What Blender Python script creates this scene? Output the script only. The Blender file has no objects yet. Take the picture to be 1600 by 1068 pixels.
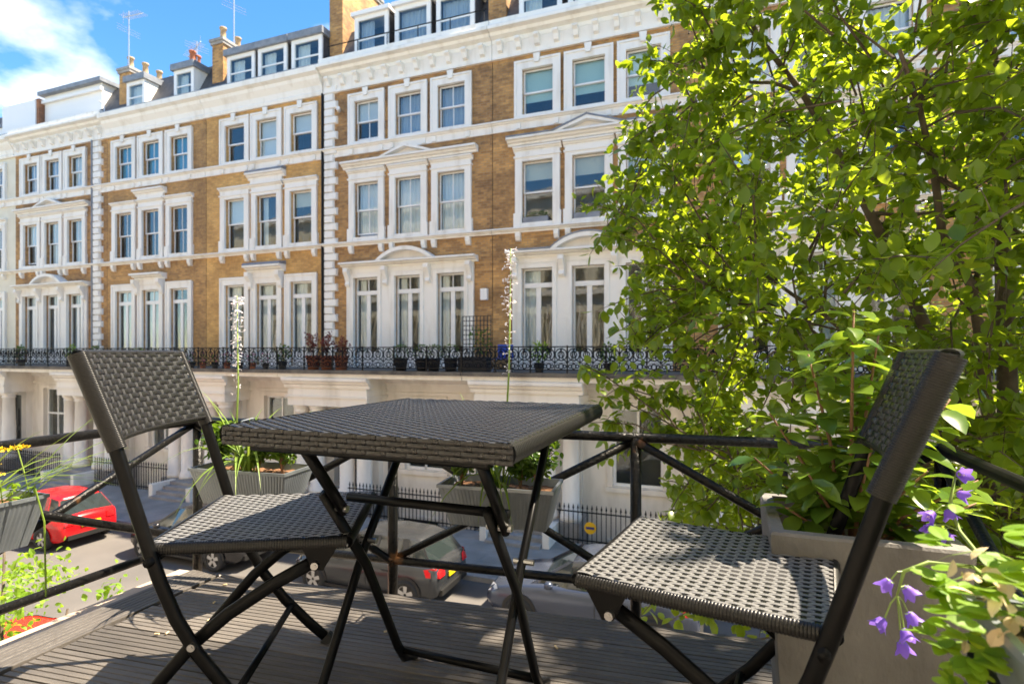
import bpy, math, random
from mathutils import Vector, Matrix, noise
R = math.radians
sin, cos, pi = math.sin, math.cos, math.pi
random.seed(7)
scene = bpy.context.scene
col = scene.collection

# ------------------------------------------------------------------ camera, sky, sun, exposure
EYE = 5.60                      # eye height above the street
DECK = EYE - 0.88               # top of the decking
cam_d = bpy.data.cameras.new('camera'); cam = bpy.data.objects.new('camera', cam_d); col.objects.link(cam)
cam_d.sensor_width = 36.0; cam_d.lens = 36.0 * 865 / 1600
cam_d.shift_y = 16.0 / 1600
cam.location = (0, 0, EYE); cam.rotation_euler = (R(90), 0, R(20.61))
cam_d.clip_start = 0.05; cam_d.clip_end = 3000
cam_d.dof.use_dof = True; cam_d.dof.focus_distance = 1.55; cam_d.dof.aperture_fstop = 5.0
scene.camera = cam

SUN_AZ, SUN_EL = 33.0, 57.0     # azimuth from +X towards +Y
world = bpy.data.worlds.new('World'); scene.world = world; world.use_nodes = True
wn = world.node_tree.nodes; wl = world.node_tree.links; wn.clear()
def wnode(t, **kw):
    n = wn.new(t)
    for k, v in kw.items(): setattr(n, k, v)
    return n
sky = wnode('ShaderNodeTexSky', sky_type='NISHITA', sun_disc=False, sun_elevation=R(SUN_EL), sun_rotation=R(90 - SUN_AZ), air_density=1.0, dust_density=0.1, ozone_density=4.0, altitude=800)
hs = wnode('ShaderNodeHueSaturation'); hs.inputs['Saturation'].default_value = 1.27; hs.inputs['Value'].default_value = 0.95
wl.new(sky.outputs[0], hs.inputs['Color'])
tc = wnode('ShaderNodeTexCoord'); sp = wnode('ShaderNodeSeparateXYZ'); wl.new(tc.outputs['Generated'], sp.inputs[0])
zz = wnode('ShaderNodeMath', operation='ADD'); zz.inputs[1].default_value = 0.22; wl.new(sp.outputs[2], zz.inputs[0])
zm = wnode('ShaderNodeMath', operation='MAXIMUM'); zm.inputs[1].default_value = 0.06; wl.new(zz.outputs[0], zm.inputs[0])
dx = wnode('ShaderNodeMath', operation='DIVIDE'); dy = wnode('ShaderNodeMath', operation='DIVIDE')
wl.new(sp.outputs[0], dx.inputs[0]); wl.new(zm.outputs[0], dx.inputs[1]); wl.new(sp.outputs[1], dy.inputs[0]); wl.new(zm.outputs[0], dy.inputs[1])
cb = wnode('ShaderNodeCombineXYZ'); wl.new(dx.outputs[0], cb.inputs[0]); wl.new(dy.outputs[0], cb.inputs[1]); cb.inputs[2].default_value = 3.7
mp = wnode('ShaderNodeMapping'); mp.inputs['Location'].default_value = (1.8, 0.7, 0); wl.new(cb.outputs[0], mp.inputs[0])
cn = wnode('ShaderNodeTexNoise'); cn.inputs['Scale'].default_value = 1.15; cn.inputs['Detail'].default_value = 9; cn.inputs['Roughness'].default_value = 0.52
wl.new(mp.outputs[0], cn.inputs['Vector'])
cr = wnode('ShaderNodeValToRGB'); cr.color_ramp.elements[0].position = 0.555; cr.color_ramp.elements[1].position = 0.72
wl.new(cn.outputs['Fac'], cr.inputs[0])
mx = wnode('ShaderNodeMix', data_type='RGBA'); wl.new(cr.outputs[0], mx.inputs[0]); wl.new(hs.outputs[0], mx.inputs[6]); mx.inputs[7].default_value = (7.6, 7.7, 7.9, 1)
bg = wnode('ShaderNodeBackground'); bg.inputs[1].default_value = 0.118; wl.new(mx.outputs[2], bg.inputs[0])
wo = wnode('ShaderNodeOutputWorld'); wl.new(bg.outputs[0], wo.inputs[0])

sun_d = bpy.data.lights.new('sun', 'SUN'); sun_d.energy = 5.0; sun_d.angle = R(0.53); sun_d.color = (1.0, 0.94, 0.85)
sun = bpy.data.objects.new('sun', sun_d); col.objects.link(sun)
sdir = Vector((cos(R(SUN_EL)) * cos(R(SUN_AZ)), cos(R(SUN_EL)) * sin(R(SUN_AZ)), sin(R(SUN_EL))))
sun.rotation_euler = sdir.to_track_quat('Z', 'Y').to_euler(); sun.location = sdir * 60
vs = scene.view_settings; vs.view_transform = 'Standard'; vs.look = 'None'; vs.exposure = 1.85; vs.gamma = 1.0; vs.use_curve_mapping = False
vs.use_white_balance = True; vs.white_balance_temperature = 7800; vs.white_balance_tint = 10
scene.render.engine = 'CYCLES'
scene.cycles.max_bounces = 7; scene.cycles.transparent_max_bounces = 10
scene.cycles.sample_clamp_indirect = 6.0

# ------------------------------------------------------------------ helpers
class MB:
    def __init__(self): self.v = []; self.f = []
    def add(self, vs_, fs):
        o = len(self.v); self.v += [tuple(p) for p in vs_]; self.f += [tuple(i + o for i in f) for f in fs]; return self
    def box(self, x0, y0, z0, x1, y1, z1):
        return self.add([(x0,y0,z0),(x1,y0,z0),(x1,y1,z0),(x0,y1,z0),(x0,y0,z1),(x1,y0,z1),(x1,y1,z1),(x0,y1,z1)],
                 [(0,3,2,1),(4,5,6,7),(0,1,5,4),(1,2,6,5),(2,3,7,6),(3,0,4,7)])
    def quad(self, a, b, c_, d): return self.add([a,b,c_,d], [(0,1,2,3)])
    def extr_y(self, pts, y0, y1):          # polygon in x,z (ccw seen from -y) pushed from y0 to y1
        n = len(pts)
        vs_ = [(x,y0,z) for x,z in pts] + [(x,y1,z) for x,z in pts]
        return self.add(vs_, [tuple(range(n)), tuple(range(2*n-1, n-1, -1))] + [(i, i+n, (i+1)%n+n, (i+1)%n) for i in range(n)])
    def extr_x(self, pts, x0, x1):          # polygon in y,z pushed along x (profile of a moulding)
        n = len(pts)
        vs_ = [(x0,y,z) for y,z in pts] + [(x1,y,z) for y,z in pts]
        return self.add(vs_, [tuple(range(n)), tuple(range(2*n-1, n-1, -1))] + [(i, i+n, (i+1)%n+n, (i+1)%n) for i in range(n)])
    def tube(self, pts, rad, n=8, sx=1.0, sy=1.0, side=None, caps=True):
        pts = [Vector(p) for p in pts]; m = len(pts)
        rads = rad if isinstance(rad, (list, tuple)) else [rad]*m
        rings = []; prev = None
        for i, p in enumerate(pts):
            t = (pts[min(i+1,m-1)] - pts[max(i-1,0)]).normalized()
            if side is not None: a = Vector(side)
            elif prev is not None: a = prev
            else: a = Vector((0,0,1)) if abs(t.z) < 0.9 else Vector((1,0,0))
            a = (a - t*a.dot(t)).normalized(); prev = a; b = t.cross(a)
            rings.append([p + a*(cos(2*pi*k/n)*rads[i]*sx) + b*(sin(2*pi*k/n)*rads[i]*sy) for k in range(n)])
        vs_ = [q for r_ in rings for q in r_]
        fs = [(i*n+k, i*n+(k+1)%n, (i+1)*n+(k+1)%n, (i+1)*n+k) for i in range(m-1) for k in range(n)]
        if caps: fs += [tuple(range(n-1,-1,-1)), tuple(range((m-1)*n, m*n))]
        return self.add(vs_, fs)
    def bar(self, a, b, w, h, side):        # rectangular section bar with chamfered corners
        return self.sweep([a, b], w, h, side)
    def sweep(self, pts, w, h, side):       # rounded-rectangle section: w along side, h across
        pts = [Vector(p) for p in pts]; m = len(pts); side = Vector(side).normalized()
        q = 0.28*min(w,h)
        prof = [(w/2,h/2-q),(w/2-q,h/2),(-w/2+q,h/2),(-w/2,h/2-q),(-w/2,-h/2+q),(-w/2+q,-h/2),(w/2-q,-h/2),(w/2,-h/2+q)]
        vs_ = []
        for i, p in enumerate(pts):
            t = (pts[min(i+1,m-1)] - pts[max(i-1,0)]).normalized()
            a = (side - t*side.dot(t)).normalized(); b = t.cross(a)
            vs_ += [p + a*u + b*v for u, v in prof]
        fs = [(i*8+k, i*8+(k+1)%8, (i+1)*8+(k+1)%8, (i+1)*8+k) for i in range(m-1) for k in range(8)]
        fs += [tuple(range(7,-1,-1)), tuple(range((m-1)*8, m*8))]
        return self.add(vs_, fs)
    def lathe(self, prof, cx, cy, n=14, cz=0.0):
        vs_ = [(cx+r_*cos(2*pi*k/n), cy+r_*sin(2*pi*k/n), cz+z) for r_, z in prof for k in range(n)]
        m = len(prof)
        fs = [(i*n+k, i*n+(k+1)%n, (i+1)*n+(k+1)%n, (i+1)*n+k) for i in range(m-1) for k in range(n)]
        return self.add(vs_, fs + [tuple(range(n-1,-1,-1)), tuple(range((m-1)*n, m*n))])
    def build(self, name, mat, parent=None, smooth=False, loc=None):
        me = bpy.data.meshes.new(name)
        off = Vector(parent['_o']) if parent is not None else (Vector(loc) if loc is not None else Vector((0,0,0)))
        me.from_pydata([Vector(p) - off for p in self.v], [], self.f)
        me.validate(); me.materials.append(mat)
        if smooth: me.polygons.foreach_set('use_smooth', [True]*len(me.polygons))
        o = bpy.data.objects.new(name, me); col.objects.link(o)
        if parent is not None: o.parent = parent; o['_o'] = tuple(off)
        else: o.location = off; o['_o'] = tuple(off)
        return o
def thing(name, label, cat, loc, group=None):
    o = bpy.data.objects.new(name, None); col.objects.link(o); o.location = loc; o['_o'] = tuple(loc); o.empty_display_size = 0.1
    return tag(o, label, cat, group)
def tag(o, label, cat, group=None):
    o['label'] = label; o['category'] = cat
    if group: o['group'] = group
    return o
def struct(o): o['kind'] = 'structure'; return o
def stuff(o): o['kind'] = 'stuff'; return o

def mat(name, c, rough=0.6, c2=None, scale=6.0, bump=0.0, bscale=40.0, metal=0.0, spec=0.5, stretch=None, detail=5, lo=0.35, hi=0.65):
    m = bpy.data.materials.new(name); m.use_nodes = True; nt = m.node_tree; b = nt.nodes['Principled BSDF']
    b.inputs['Base Color'].default_value = (*c, 1); b.inputs['Roughness'].default_value = rough; b.inputs['Metallic'].default_value = metal
    b.inputs['Specular IOR Level'].default_value = spec
    if c2 or bump:
        g = nt.nodes.new('ShaderNodeTexCoord'); mpn = nt.nodes.new('ShaderNodeMapping'); nt.links.new(g.outputs['Object'], mpn.inputs[0])
        if stretch: mpn.inputs['Scale'].default_value = stretch
    if c2:
        n = nt.nodes.new('ShaderNodeTexNoise'); n.inputs['Scale'].default_value = scale; n.inputs['Detail'].default_value = detail
        nt.links.new(mpn.outputs[0], n.inputs['Vector'])
        r_ = nt.nodes.new('ShaderNodeValToRGB'); r_.color_ramp.elements[0].position = lo; r_.color_ramp.elements[1].position = hi
        r_.color_ramp.elements[0].color = (*c, 1); r_.color_ramp.elements[1].color = (*c2, 1)
        nt.links.new(n.outputs['Fac'], r_.inputs[0]); nt.links.new(r_.outputs[0], b.inputs['Base Color'])
    if bump:
        n2 = nt.nodes.new('ShaderNodeTexNoise'); n2.inputs['Scale'].default_value = bscale; n2.inputs['Detail'].default_value = 4
        nt.links.new(mpn.outputs[0], n2.inputs['Vector'])
        bp = nt.nodes.new('ShaderNodeBump'); bp.inputs['Strength'].default_value = bump; bp.inputs['Distance'].default_value = 0.01
        nt.links.new(n2.outputs['Fac'], bp.inputs['Height']); nt.links.new(bp.outputs[0], b.inputs['Normal'])
    return m
def brick_mat(name, ca, cb_, mortar, dark):
    m = bpy.data.materials.new(name); m.use_nodes = True; nt = m.node_tree; b = nt.nodes['Principled BSDF']; N = nt.nodes.new; L = nt.links.new
    g = N('ShaderNodeNewGeometry'); s_ = N('ShaderNodeSeparateXYZ'); L(g.outputs['Position'], s_.inputs[0])
    ad = N('ShaderNodeMath'); L(s_.outputs[0], ad.inputs[0]); L(s_.outputs[1], ad.inputs[1])
    cx = N('ShaderNodeCombineXYZ'); L(ad.outputs[0], cx.inputs[0]); L(s_.outputs[2], cx.inputs[1])
    br = N('ShaderNodeTexBrick'); L(cx.outputs[0], br.inputs['Vector'])
    br.inputs['Scale'].default_value = 1.0; br.inputs['Brick Width'].default_value = 0.235; br.inputs['Row Height'].default_value = 0.085
    br.inputs['Mortar Size'].default_value = 0.009; br.inputs['Bias'].default_value = -0.1
    br.inputs['Color1'].default_value = (*ca,1); br.inputs['Color2'].default_value = (*cb_,1); br.inputs['Mortar'].default_value = (*mortar,1)
    n = N('ShaderNodeTexNoise'); n.inputs['Scale'].default_value = 0.9; n.inputs['Detail'].default_value = 10; n.inputs['Roughness'].default_value = 0.65; L(g.outputs['Position'], n.inputs['Vector'])
    r_ = N('ShaderNodeValToRGB'); r_.color_ramp.elements[0].position = 0.40; r_.color_ramp.elements[1].position = 0.60; L(n.outputs['Fac'], r_.inputs[0])
    n3 = N('ShaderNodeTexNoise'); n3.inputs['Scale'].default_value = 7.0; n3.inputs['Detail'].default_value = 3; L(cx.outputs[0], n3.inputs['Vector'])
    mu = N('ShaderNodeMath'); mu.operation = 'MULTIPLY'; L(r_.outputs[0], mu.inputs[0]); L(n3.outputs['Fac'], mu.inputs[1])
    mx_ = N('ShaderNodeMix'); mx_.data_type = 'RGBA'; L(mu.outputs[0], mx_.inputs[0]); L(br.outputs['Color'], mx_.inputs[6]); mx_.inputs[7].default_value = (*dark,1)
    L(mx_.outputs[2], b.inputs['Base Color']); b.inputs['Roughness'].default_value = 0.9
    bp = N('ShaderNodeBump'); bp.invert = True; bp.inputs['Strength'].default_value = 0.5; bp.inputs['Distance'].default_value = 0.008; L(br.outputs['Fac'], bp.inputs['Height']); L(bp.outputs[0], b.inputs['Normal'])
    return m
def leaf_mat(name, c_lo, c_hi, trans, rough=0.35, mixf=0.45):
    m = bpy.data.materials.new(name); m.use_nodes = True; nt = m.node_tree; b = nt.nodes['Principled BSDF']; N = nt.nodes.new; L = nt.links.new
    g = N('ShaderNodeNewGeometry'); oi = N('ShaderNodeObjectInfo'); ad = N('ShaderNodeMath'); L(g.outputs['Random Per Island'], ad.inputs[0]); L(oi.outputs['Random'], ad.inputs[1])
    fr = N('ShaderNodeMath'); fr.operation = 'FRACT'; L(ad.outputs[0], fr.inputs[0])
    mx_ = N('ShaderNodeMix'); mx_.data_type = 'RGBA'; L(fr.outputs[0], mx_.inputs[0]); mx_.inputs[6].default_value = (*c_lo,1); mx_.inputs[7].default_value = (*c_hi,1)
    L(mx_.outputs[2], b.inputs['Base Color']); b.inputs['Roughness'].default_value = rough; b.inputs['Specular IOR Level'].default_value = 0.45
    tr = N('ShaderNodeBsdfTranslucent'); tr.inputs['Color'].default_value = (*trans,1)
    ms = N('ShaderNodeMixShader'); ms.inputs[0].default_value = mixf; L(b.outputs[0], ms.inputs[1]); L(tr.outputs[0], ms.inputs[2])
    L(ms.outputs[0], nt.nodes['Material Output'].inputs['Surface'])
    return m
def glass_mat(name, tint=(0.9,0.95,0.95), ior=1.5, boost=0.04):
    m = bpy.data.materials.new(name); m.use_nodes = True; nt = m.node_tree; nt.nodes.remove(nt.nodes['Principled BSDF']); N = nt.nodes.new; L = nt.links.new
    t = N('ShaderNodeBsdfTransparent'); t.inputs[0].default_value = (*tint,1); gl = N('ShaderNodeBsdfGlossy'); gl.inputs['Roughness'].default_value = 0.02
    fz = N('ShaderNodeFresnel'); gm = N('ShaderNodeNewGeometry'); iv = N('ShaderNodeMapRange'); iv.inputs['To Min'].default_value = ior; iv.inputs['To Max'].default_value = 1/ior; L(gm.outputs['Backfacing'], iv.inputs['Value']); L(iv.outputs[0], fz.inputs[0]); ad = N('ShaderNodeMath'); ad.inputs[1].default_value = boost; L(fz.outputs[0], ad.inputs[0])
    # old panes are never quite flat
    n = N('ShaderNodeTexNoise'); n.inputs['Scale'].default_value = 1.3; bp = N('ShaderNodeBump'); bp.inputs['Strength'].default_value = 0.12; bp.inputs['Distance'].default_value = 0.05
    L(n.outputs['Fac'], bp.inputs['Height']); L(bp.outputs[0], gl.inputs['Normal'])
    ms = N('ShaderNodeMixShader'); L(ad.outputs[0], ms.inputs[0]); L(t.outputs[0], ms.inputs[1]); L(gl.outputs[0], ms.inputs[2]); L(ms.outputs[0], nt.nodes['Material Output'].inputs['Surface'])
    return m
M = {}
M['stucco'] = mat('stucco', (0.86,0.825,0.76), 0.55, (0.66,0.60,0.51), 2.6, 0.05, 30, stretch=(1.2,1.2,0.22), lo=0.52, hi=0.86)
M['stucco_cream'] = mat('stucco_cream', (0.78,0.72,0.58), 0.6, (0.70,0.64,0.50), 1.5)
M['stucco_low'] = mat('stucco_low', (0.82,0.76,0.68), 0.6, (0.58,0.52,0.44), 2.2, 0.05, 20, stretch=(1,1,0.25), lo=0.48, hi=0.85)
M['white_paint'] = mat('white_paint', (0.82,0.81,0.79), 0.35)
M['brick_b'] = brick_mat('brick_brown', (0.60,0.315,0.105), (0.31,0.15,0.055), (0.36,0.26,0.16), (0.09,0.052,0.035))
M['brick_a1'] = brick_mat('brick_tan', (0.64,0.345,0.115), (0.39,0.195,0.07), (0.40,0.29,0.17), (0.14,0.08,0.045))
M['brick_a2'] = brick_mat('brick_yellow', (0.80,0.45,0.14), (0.58,0.30,0.09), (0.50,0.34,0.18), (0.30,0.155,0.06))
M['brick_c'] = brick_mat('brick_amber', (0.68,0.36,0.12), (0.38,0.185,0.065), (0.40,0.28,0.16), (0.10,0.057,0.036))
M['brick_r'] = brick_mat('brick_red', (0.42,0.16,0.07), (0.30,0.11,0.05), (0.3,0.2,0.14), (0.12,0.06,0.04))
M['slate'] = mat('slate', (0.045,0.047,0.055), 0.6, (0.085,0.08,0.08), 5, 0.2, 25)
M['lead'] = mat('lead', (0.16,0.18,0.21), 0.45, (0.24,0.26,0.29), 4)
M['slab_edge'] = mat('stained_slab', (0.16,0.14,0.115), 0.85, (0.07,0.062,0.055), 3)
M['iron'] = mat('iron', (0.006,0.006,0.007), 0.4, spec=0.2)
M['glass'] = glass_mat('window_glass')
M['interior'] = mat('interior', (0.045,0.04,0.035), 0.9, (0.10,0.08,0.06), 0.8)
M['net'] = mat('net_curtain', (0.72,0.74,0.76), 0.8)
M['net_blue'] = mat('blue_grey_curtain', (0.42,0.48,0.58), 0.8)
M['blind_teal'] = mat('teal_blind', (0.04,0.27,0.42), 0.7)
M['blind_green'] = mat('pale_green_blind', (0.50,0.66,0.60), 0.7)
M['blind_cream'] = mat('cream_blind', (0.62,0.58,0.47), 0.7)
M['terracotta'] = mat('terracotta', (0.42,0.13,0.06), 0.8, (0.30,0.10,0.05), 8)
M['pot_buff'] = mat('buff_clay', (0.46,0.33,0.19), 0.8, (0.32,0.22,0.13), 6)
M['alu'] = mat('aluminium', (0.5,0.52,0.55), 0.35, metal=0.8)
M['asphalt'] = mat('asphalt', (0.125,0.115,0.107), 0.9, (0.095,0.089,0.084), 0.6, 0.3, 120)
M['paving'] = mat('paving', (0.30,0.285,0.265), 0.85, (0.22,0.21,0.195), 1.4, 0.1, 60)
M['kerbstone'] = mat('kerbstone', (0.34,0.32,0.30), 0.8, (0.24,0.23,0.22), 3)
M['stone'] = mat('coping_stone', (0.50,0.41,0.33), 0.85, (0.36,0.28,0.22), 5, 0.2, 50)
M['deck'] = mat('composite_decking', (0.072,0.064,0.058), 0.55, (0.135,0.121,0.109), 9, 0.3, 160, stretch=(0.5,5,5), lo=0.3, hi=0.75)
M['frame'] = mat('powder_coated_frame', (0.0036,0.0037,0.0040), 0.33, (0.0055,0.0056,0.006), 30, spec=0.11)
M['strand_sunlit'] = mat('resin_strand_sunlit', (0.165,0.166,0.168), 0.34, (0.112,0.111,0.11), 300, spec=0.4)  # same dark resin as the rest; sun sheen on the seat floats painted in
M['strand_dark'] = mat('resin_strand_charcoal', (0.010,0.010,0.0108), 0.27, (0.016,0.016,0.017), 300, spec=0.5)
M['strand_brown'] = mat('resin_strand_brown', (0.011,0.0108,0.0107), 0.34, (0.017,0.0165,0.016), 250, spec=0.28)
M['strand_sheen'] = mat('resin_strand_sheen', (0.050,0.051,0.053), 0.32, (0.036,0.037,0.038), 300, spec=0.4)  # dark resin again, with the glossy sheen of the brighter cells painted in
M['strand_edge'] = mat('resin_strand_edge_sheen', (0.026,0.025,0.025), 0.32, (0.018,0.0175,0.0175), 200, spec=0.4)  # table edge floats, sheen painted over the common dark resin colour
M['soil_dark'] = mat('dark_compost', (0.018,0.012,0.009), 0.95, (0.04,0.026,0.018), 60, 1.0, 90)  # darker compost for the concrete planter
M['under'] = mat('weave_core', (0.012,0.011,0.011), 0.7)
M['steel'] = mat('bolt_steel', (0.45,0.45,0.45), 0.3, metal=1.0)
M['rail'] = mat('weathered_black_paint', (0.0055,0.0053,0.0053), 0.36, (0.13,0.06,0.025), 13, 0.5, 70, spec=0.22, lo=0.66, hi=0.76)
M['zinc'] = mat('zinc', (0.29,0.325,0.36), 0.38, (0.19,0.215,0.24), 9, metal=0.6, stretch=(1,1,.4))
M['concrete'] = mat('concrete', (0.19,0.182,0.17), 0.85, (0.12,0.114,0.106), 7, 0.35, 90, stretch=(1,1,0.5))
M['soil'] = mat('bark_compost', (0.10,0.045,0.022), 0.95, (0.24,0.12,0.06), 60, 1.0, 90)
M['bark'] = mat('bark', (0.060,0.042,0.030), 0.9, (0.11,0.085,0.062), 9, 0.7, 30)
M['leaf'] = leaf_mat('tree_leaf', (0.034,0.092,0.011), (0.12,0.19,0.020), (0.48,0.62,0.035), 0.30, 0.44)
M['camellia'] = leaf_mat('camellia_leaf', (0.045,0.11,0.02), (0.13,0.21,0.03), (0.42,0.60,0.05), 0.2, 0.34)
M['box_leaf'] = leaf_mat('box_leaf', (0.020,0.060,0.010), (0.07,0.14,0.02), (0.25,0.42,0.03), 0.35, 0.3)
M['blade'] = leaf_mat('strap_leaf', (0.10,0.19,0.03), (0.20,0.30,0.05), (0.45,0.60,0.08), 0.4, 0.35)
M['shrub'] = leaf_mat('shrub_leaf', (0.10,0.20,0.02), (0.19,0.33,0.035), (0.50,0.72,0.05), 0.5, 0.45)
M['red_leaf'] = leaf_mat('red_leaf', (0.10,0.015,0.018), (0.16,0.03,0.02), (0.3,0.04,0.03), 0.5, 0.3)
M['stem'] = mat('green_stem', (0.20,0.30,0.06), 0.5)
M['brown_stem'] = mat('brown_stem', (0.20,0.10,0.05), 0.7)
M['petal_white'] = leaf_mat('white_petal', (0.75,0.72,0.74), (0.62,0.58,0.64), (0.7,0.66,0.7), 0.6, 0.3)
M['petal_violet'] = leaf_mat('violet_petal', (0.20,0.095,0.55), (0.27,0.14,0.65), (0.36,0.20,0.80), 0.5, 0.35)
M['petal_yellow'] = leaf_mat('yellow_petal', (0.75,0.45,0.02), (0.80,0.55,0.03), (0.8,0.55,0.05), 0.6, 0.2)
M['petal_pink'] = mat('pink_petal', (0.65,0.06,0.25), 0.6)
M['style'] = mat('cream_style', (0.80,0.62,0.55), 0.5)
M['rubber'] = mat('tyre_rubber', (0.018,0.018,0.018), 0.8)
M['rim'] = mat('alloy_rim', (0.50,0.50,0.50), 0.3, metal=0.7)
M['car_glass'] = mat('car_glass', (0.02,0.028,0.028), 0.04, spec=0.9)
M['black_trim'] = mat('black_trim', (0.012,0.012,0.012), 0.5)
M['tail_red'] = mat('tail_lamp', (0.55,0.012,0.015), 0.12)
M['head_lamp'] = mat('head_lamp', (0.5,0.52,0.55), 0.08, spec=0.9)
M['plate_yellow'] = mat('yellow_plate', (0.80,0.58,0.02), 0.4)
M['blue_canvas'] = mat('blue_canvas', (0.01,0.07,0.40), 0.7)
M['sign_yellow'] = mat('sign_yellow', (0.80,0.42,0.01), 0.5)
M['sign_blue'] = mat('sign_blue', (0.02,0.03,0.16), 0.5)
M['door'] = mat('dark_door', (0.02,0.022,0.024), 0.3)
M['door_red'] = mat('red_door', (0.35,0.02,0.02), 0.3)
M['litter'] = mat('dry_leaf_litter', (0.55,0.43,0.26), 0.8)
M['tub_dark'] = mat('dark_tub', (0.02,0.02,0.022), 0.6)

nt = M['deck'].node_tree; _b = nt.nodes['Principled BSDF']; _src = _b.inputs['Base Color'].links[0].from_socket
_oi = nt.nodes.new('ShaderNodeObjectInfo'); _mr = nt.nodes.new('ShaderNodeMapRange'); _mr.inputs['To Min'].default_value = 0.72; _mr.inputs['To Max'].default_value = 1.22
_hs = nt.nodes.new('ShaderNodeHueSaturation'); nt.links.new(_oi.outputs['Random'], _mr.inputs['Value']); nt.links.new(_mr.outputs[0], _hs.inputs['Value']); nt.links.new(_src, _hs.inputs['Color']); nt.links.new(_hs.outputs[0], _b.inputs['Base Color'])
# ------------------------------------------------------------------ ground
g = MB(); g.quad((-140,-60,0),(140,-60,0),(140,12.35,0),(-140,12.35,0)); struct(g.build('road', M['asphalt']))
g = MB(); g.quad((-300,12.4,-2.4),(300,12.4,-2.4),(300,900,-2.4),(-300,900,-2.4)); struct(g.build('ground', M['paving']))
pv = MB(); pv.box(-140, 12.50, -2.3, 140, 15.62, 0.115); pavement = struct(pv.build('pavement', M['paving']))
flag = None
random.seed(3)
for r_ in range(4):
    y0 = 12.53 + r_*0.77; x = -24.0 + random.random()*0.6
    while x < 3.0:
        w = random.choice((0.75, 0.9, 1.05)); b = MB(); b.box(x+0.006, y0+0.006, 0.10, x+w-0.006, y0+0.764, 0.121 + random.random()*0.005)
        b.build('paving_slab', M['paving'], pavement); x += w
for i in range(-26, 8):
    b = MB(); b.box(i*0.95+0.006, 12.35, -0.05, i*0.95+0.944, 12.50, 0.125); b.build('kerb_stone', M['kerbstone'], pavement)
b = MB(); b.box(-140, 12.352, -0.05, -24.8, 12.498, 0.122); b.box(7.6, 12.352, -0.05, 140, 12.498, 0.122); b.build('kerb_run', M['kerbstone'], pavement)

# ------------------------------------------------------------------ the terrace across the street
Yw = 18.1
def wall_open(mb, X0, X1, Z0, Z1, Y, ops, depth=0.22):
    xs = sorted({X0, X1, *[v for o in ops for v in o[:2]]}); zs = sorted({Z0, Z1, *[v for o in ops for v in o[2:]]})
    for i in range(len(xs)-1):
        for k in range(len(zs)-1):
            xm, zm_ = (xs[i]+xs[i+1])/2, (zs[k]+zs[k+1])/2
            if not any(o[0] < xm < o[1] and o[2] < zm_ < o[3] for o in ops):
                mb.quad((xs[i],Y,zs[k]),(xs[i+1],Y,zs[k]),(xs[i+1],Y,zs[k+1]),(xs[i],Y,zs[k+1]))
    for a, b_, c_, d in ops:
        mb.quad((a,Y,c_),(a,Y,d),(a,Y+depth,d),(a,Y+depth,c_)); mb.quad((b_,Y,d),(b_,Y,c_),(b_,Y+depth,c_),(b_,Y+depth,d))
        mb.quad((a,Y,d),(b_,Y,d),(b_,Y+depth,d),(a,Y+depth,d)); mb.quad((b_,Y,c_),(a,Y,c_),(a,Y+depth,c_),(b_,Y+depth,c_))
def frame_rect(mb, x0, x1, z0, z1, t, ya, yb):
    mb.box(x0,ya,z0,x0+t,yb,z1); mb.box(x1-t,ya,z0,x1,yb,z1); mb.box(x0+t,ya,z0,x1-t,yb,z0+t); mb.box(x0+t,ya,z1-t,x1-t,yb,z1)
def sash(win, cx, hw, z0, z1, bars, Y, open_=0.0):
    f = MB(); zc = (z0+z1)/2
    frame_rect(f, cx-hw, cx+hw, zc-0.02, z1, 0.055, Y+0.10, Y+0.145)
    frame_rect(f, cx-hw+0.002, cx+hw-0.002, z0+open_, zc+0.03+open_*0.4, 0.05, Y+0.148, Y+0.19)
    if bars:
        f.box(cx-0.014, Y+0.108, zc+0.03, cx+0.014, Y+0.138, z1-0.055); f.box(cx-0.014, Y+0.155, z0+0.05+open_, cx+0.014, Y+0.182, zc-0.02)
    f.build('sash_frame', M['white_paint'], win)
    p = MB(); p.box(cx-hw+0.03, Y+0.117, zc, cx+hw-0.03, Y+0.123, z1-0.03); p.build('pane', M['glass'], win)
    p = MB(); p.box(cx-hw+0.03, Y+0.164, z0+0.03+open_, cx+hw-0.03, Y+0.17, zc); p.build('pane', M['glass'], win)
def drape(win, x0, x1, z0, z1, Y, m, fold=0.03, name='curtain'):
    n = max(4, int((x1-x0)/0.045)); c_ = MB()
    pts = [(x0+(x1-x0)*i/n, Y + (fold*sin(i*1.7) if fold else 0)) for i in range(n+1)]
    for i in range(n): c_.quad((pts[i][0],pts[i][1],z0),(pts[i+1][0],pts[i+1][1],z0),(pts[i+1][0],pts[i+1][1],z1),(pts[i][0],pts[i][1],z1))
    c_.build(name, m, win)
def moulding(mb, x0, x1, z0, z1, y, out):      # stepped cornice profile along x with its returns
    h = z1-z0; pr = [(y,z0),(y-out*0.30,z0),(y-out*0.34,z0+h*0.28),(y-out*0.62,z0+h*0.42),(y-out*0.70,z0+h*0.62),(y-out,z0+h*0.70),(y-out,z0+h*0.93),(y-out*0.96,z1),(y,z1)]
    mb.extr_x(pr, x0, x1)
HOUSES = []
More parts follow.
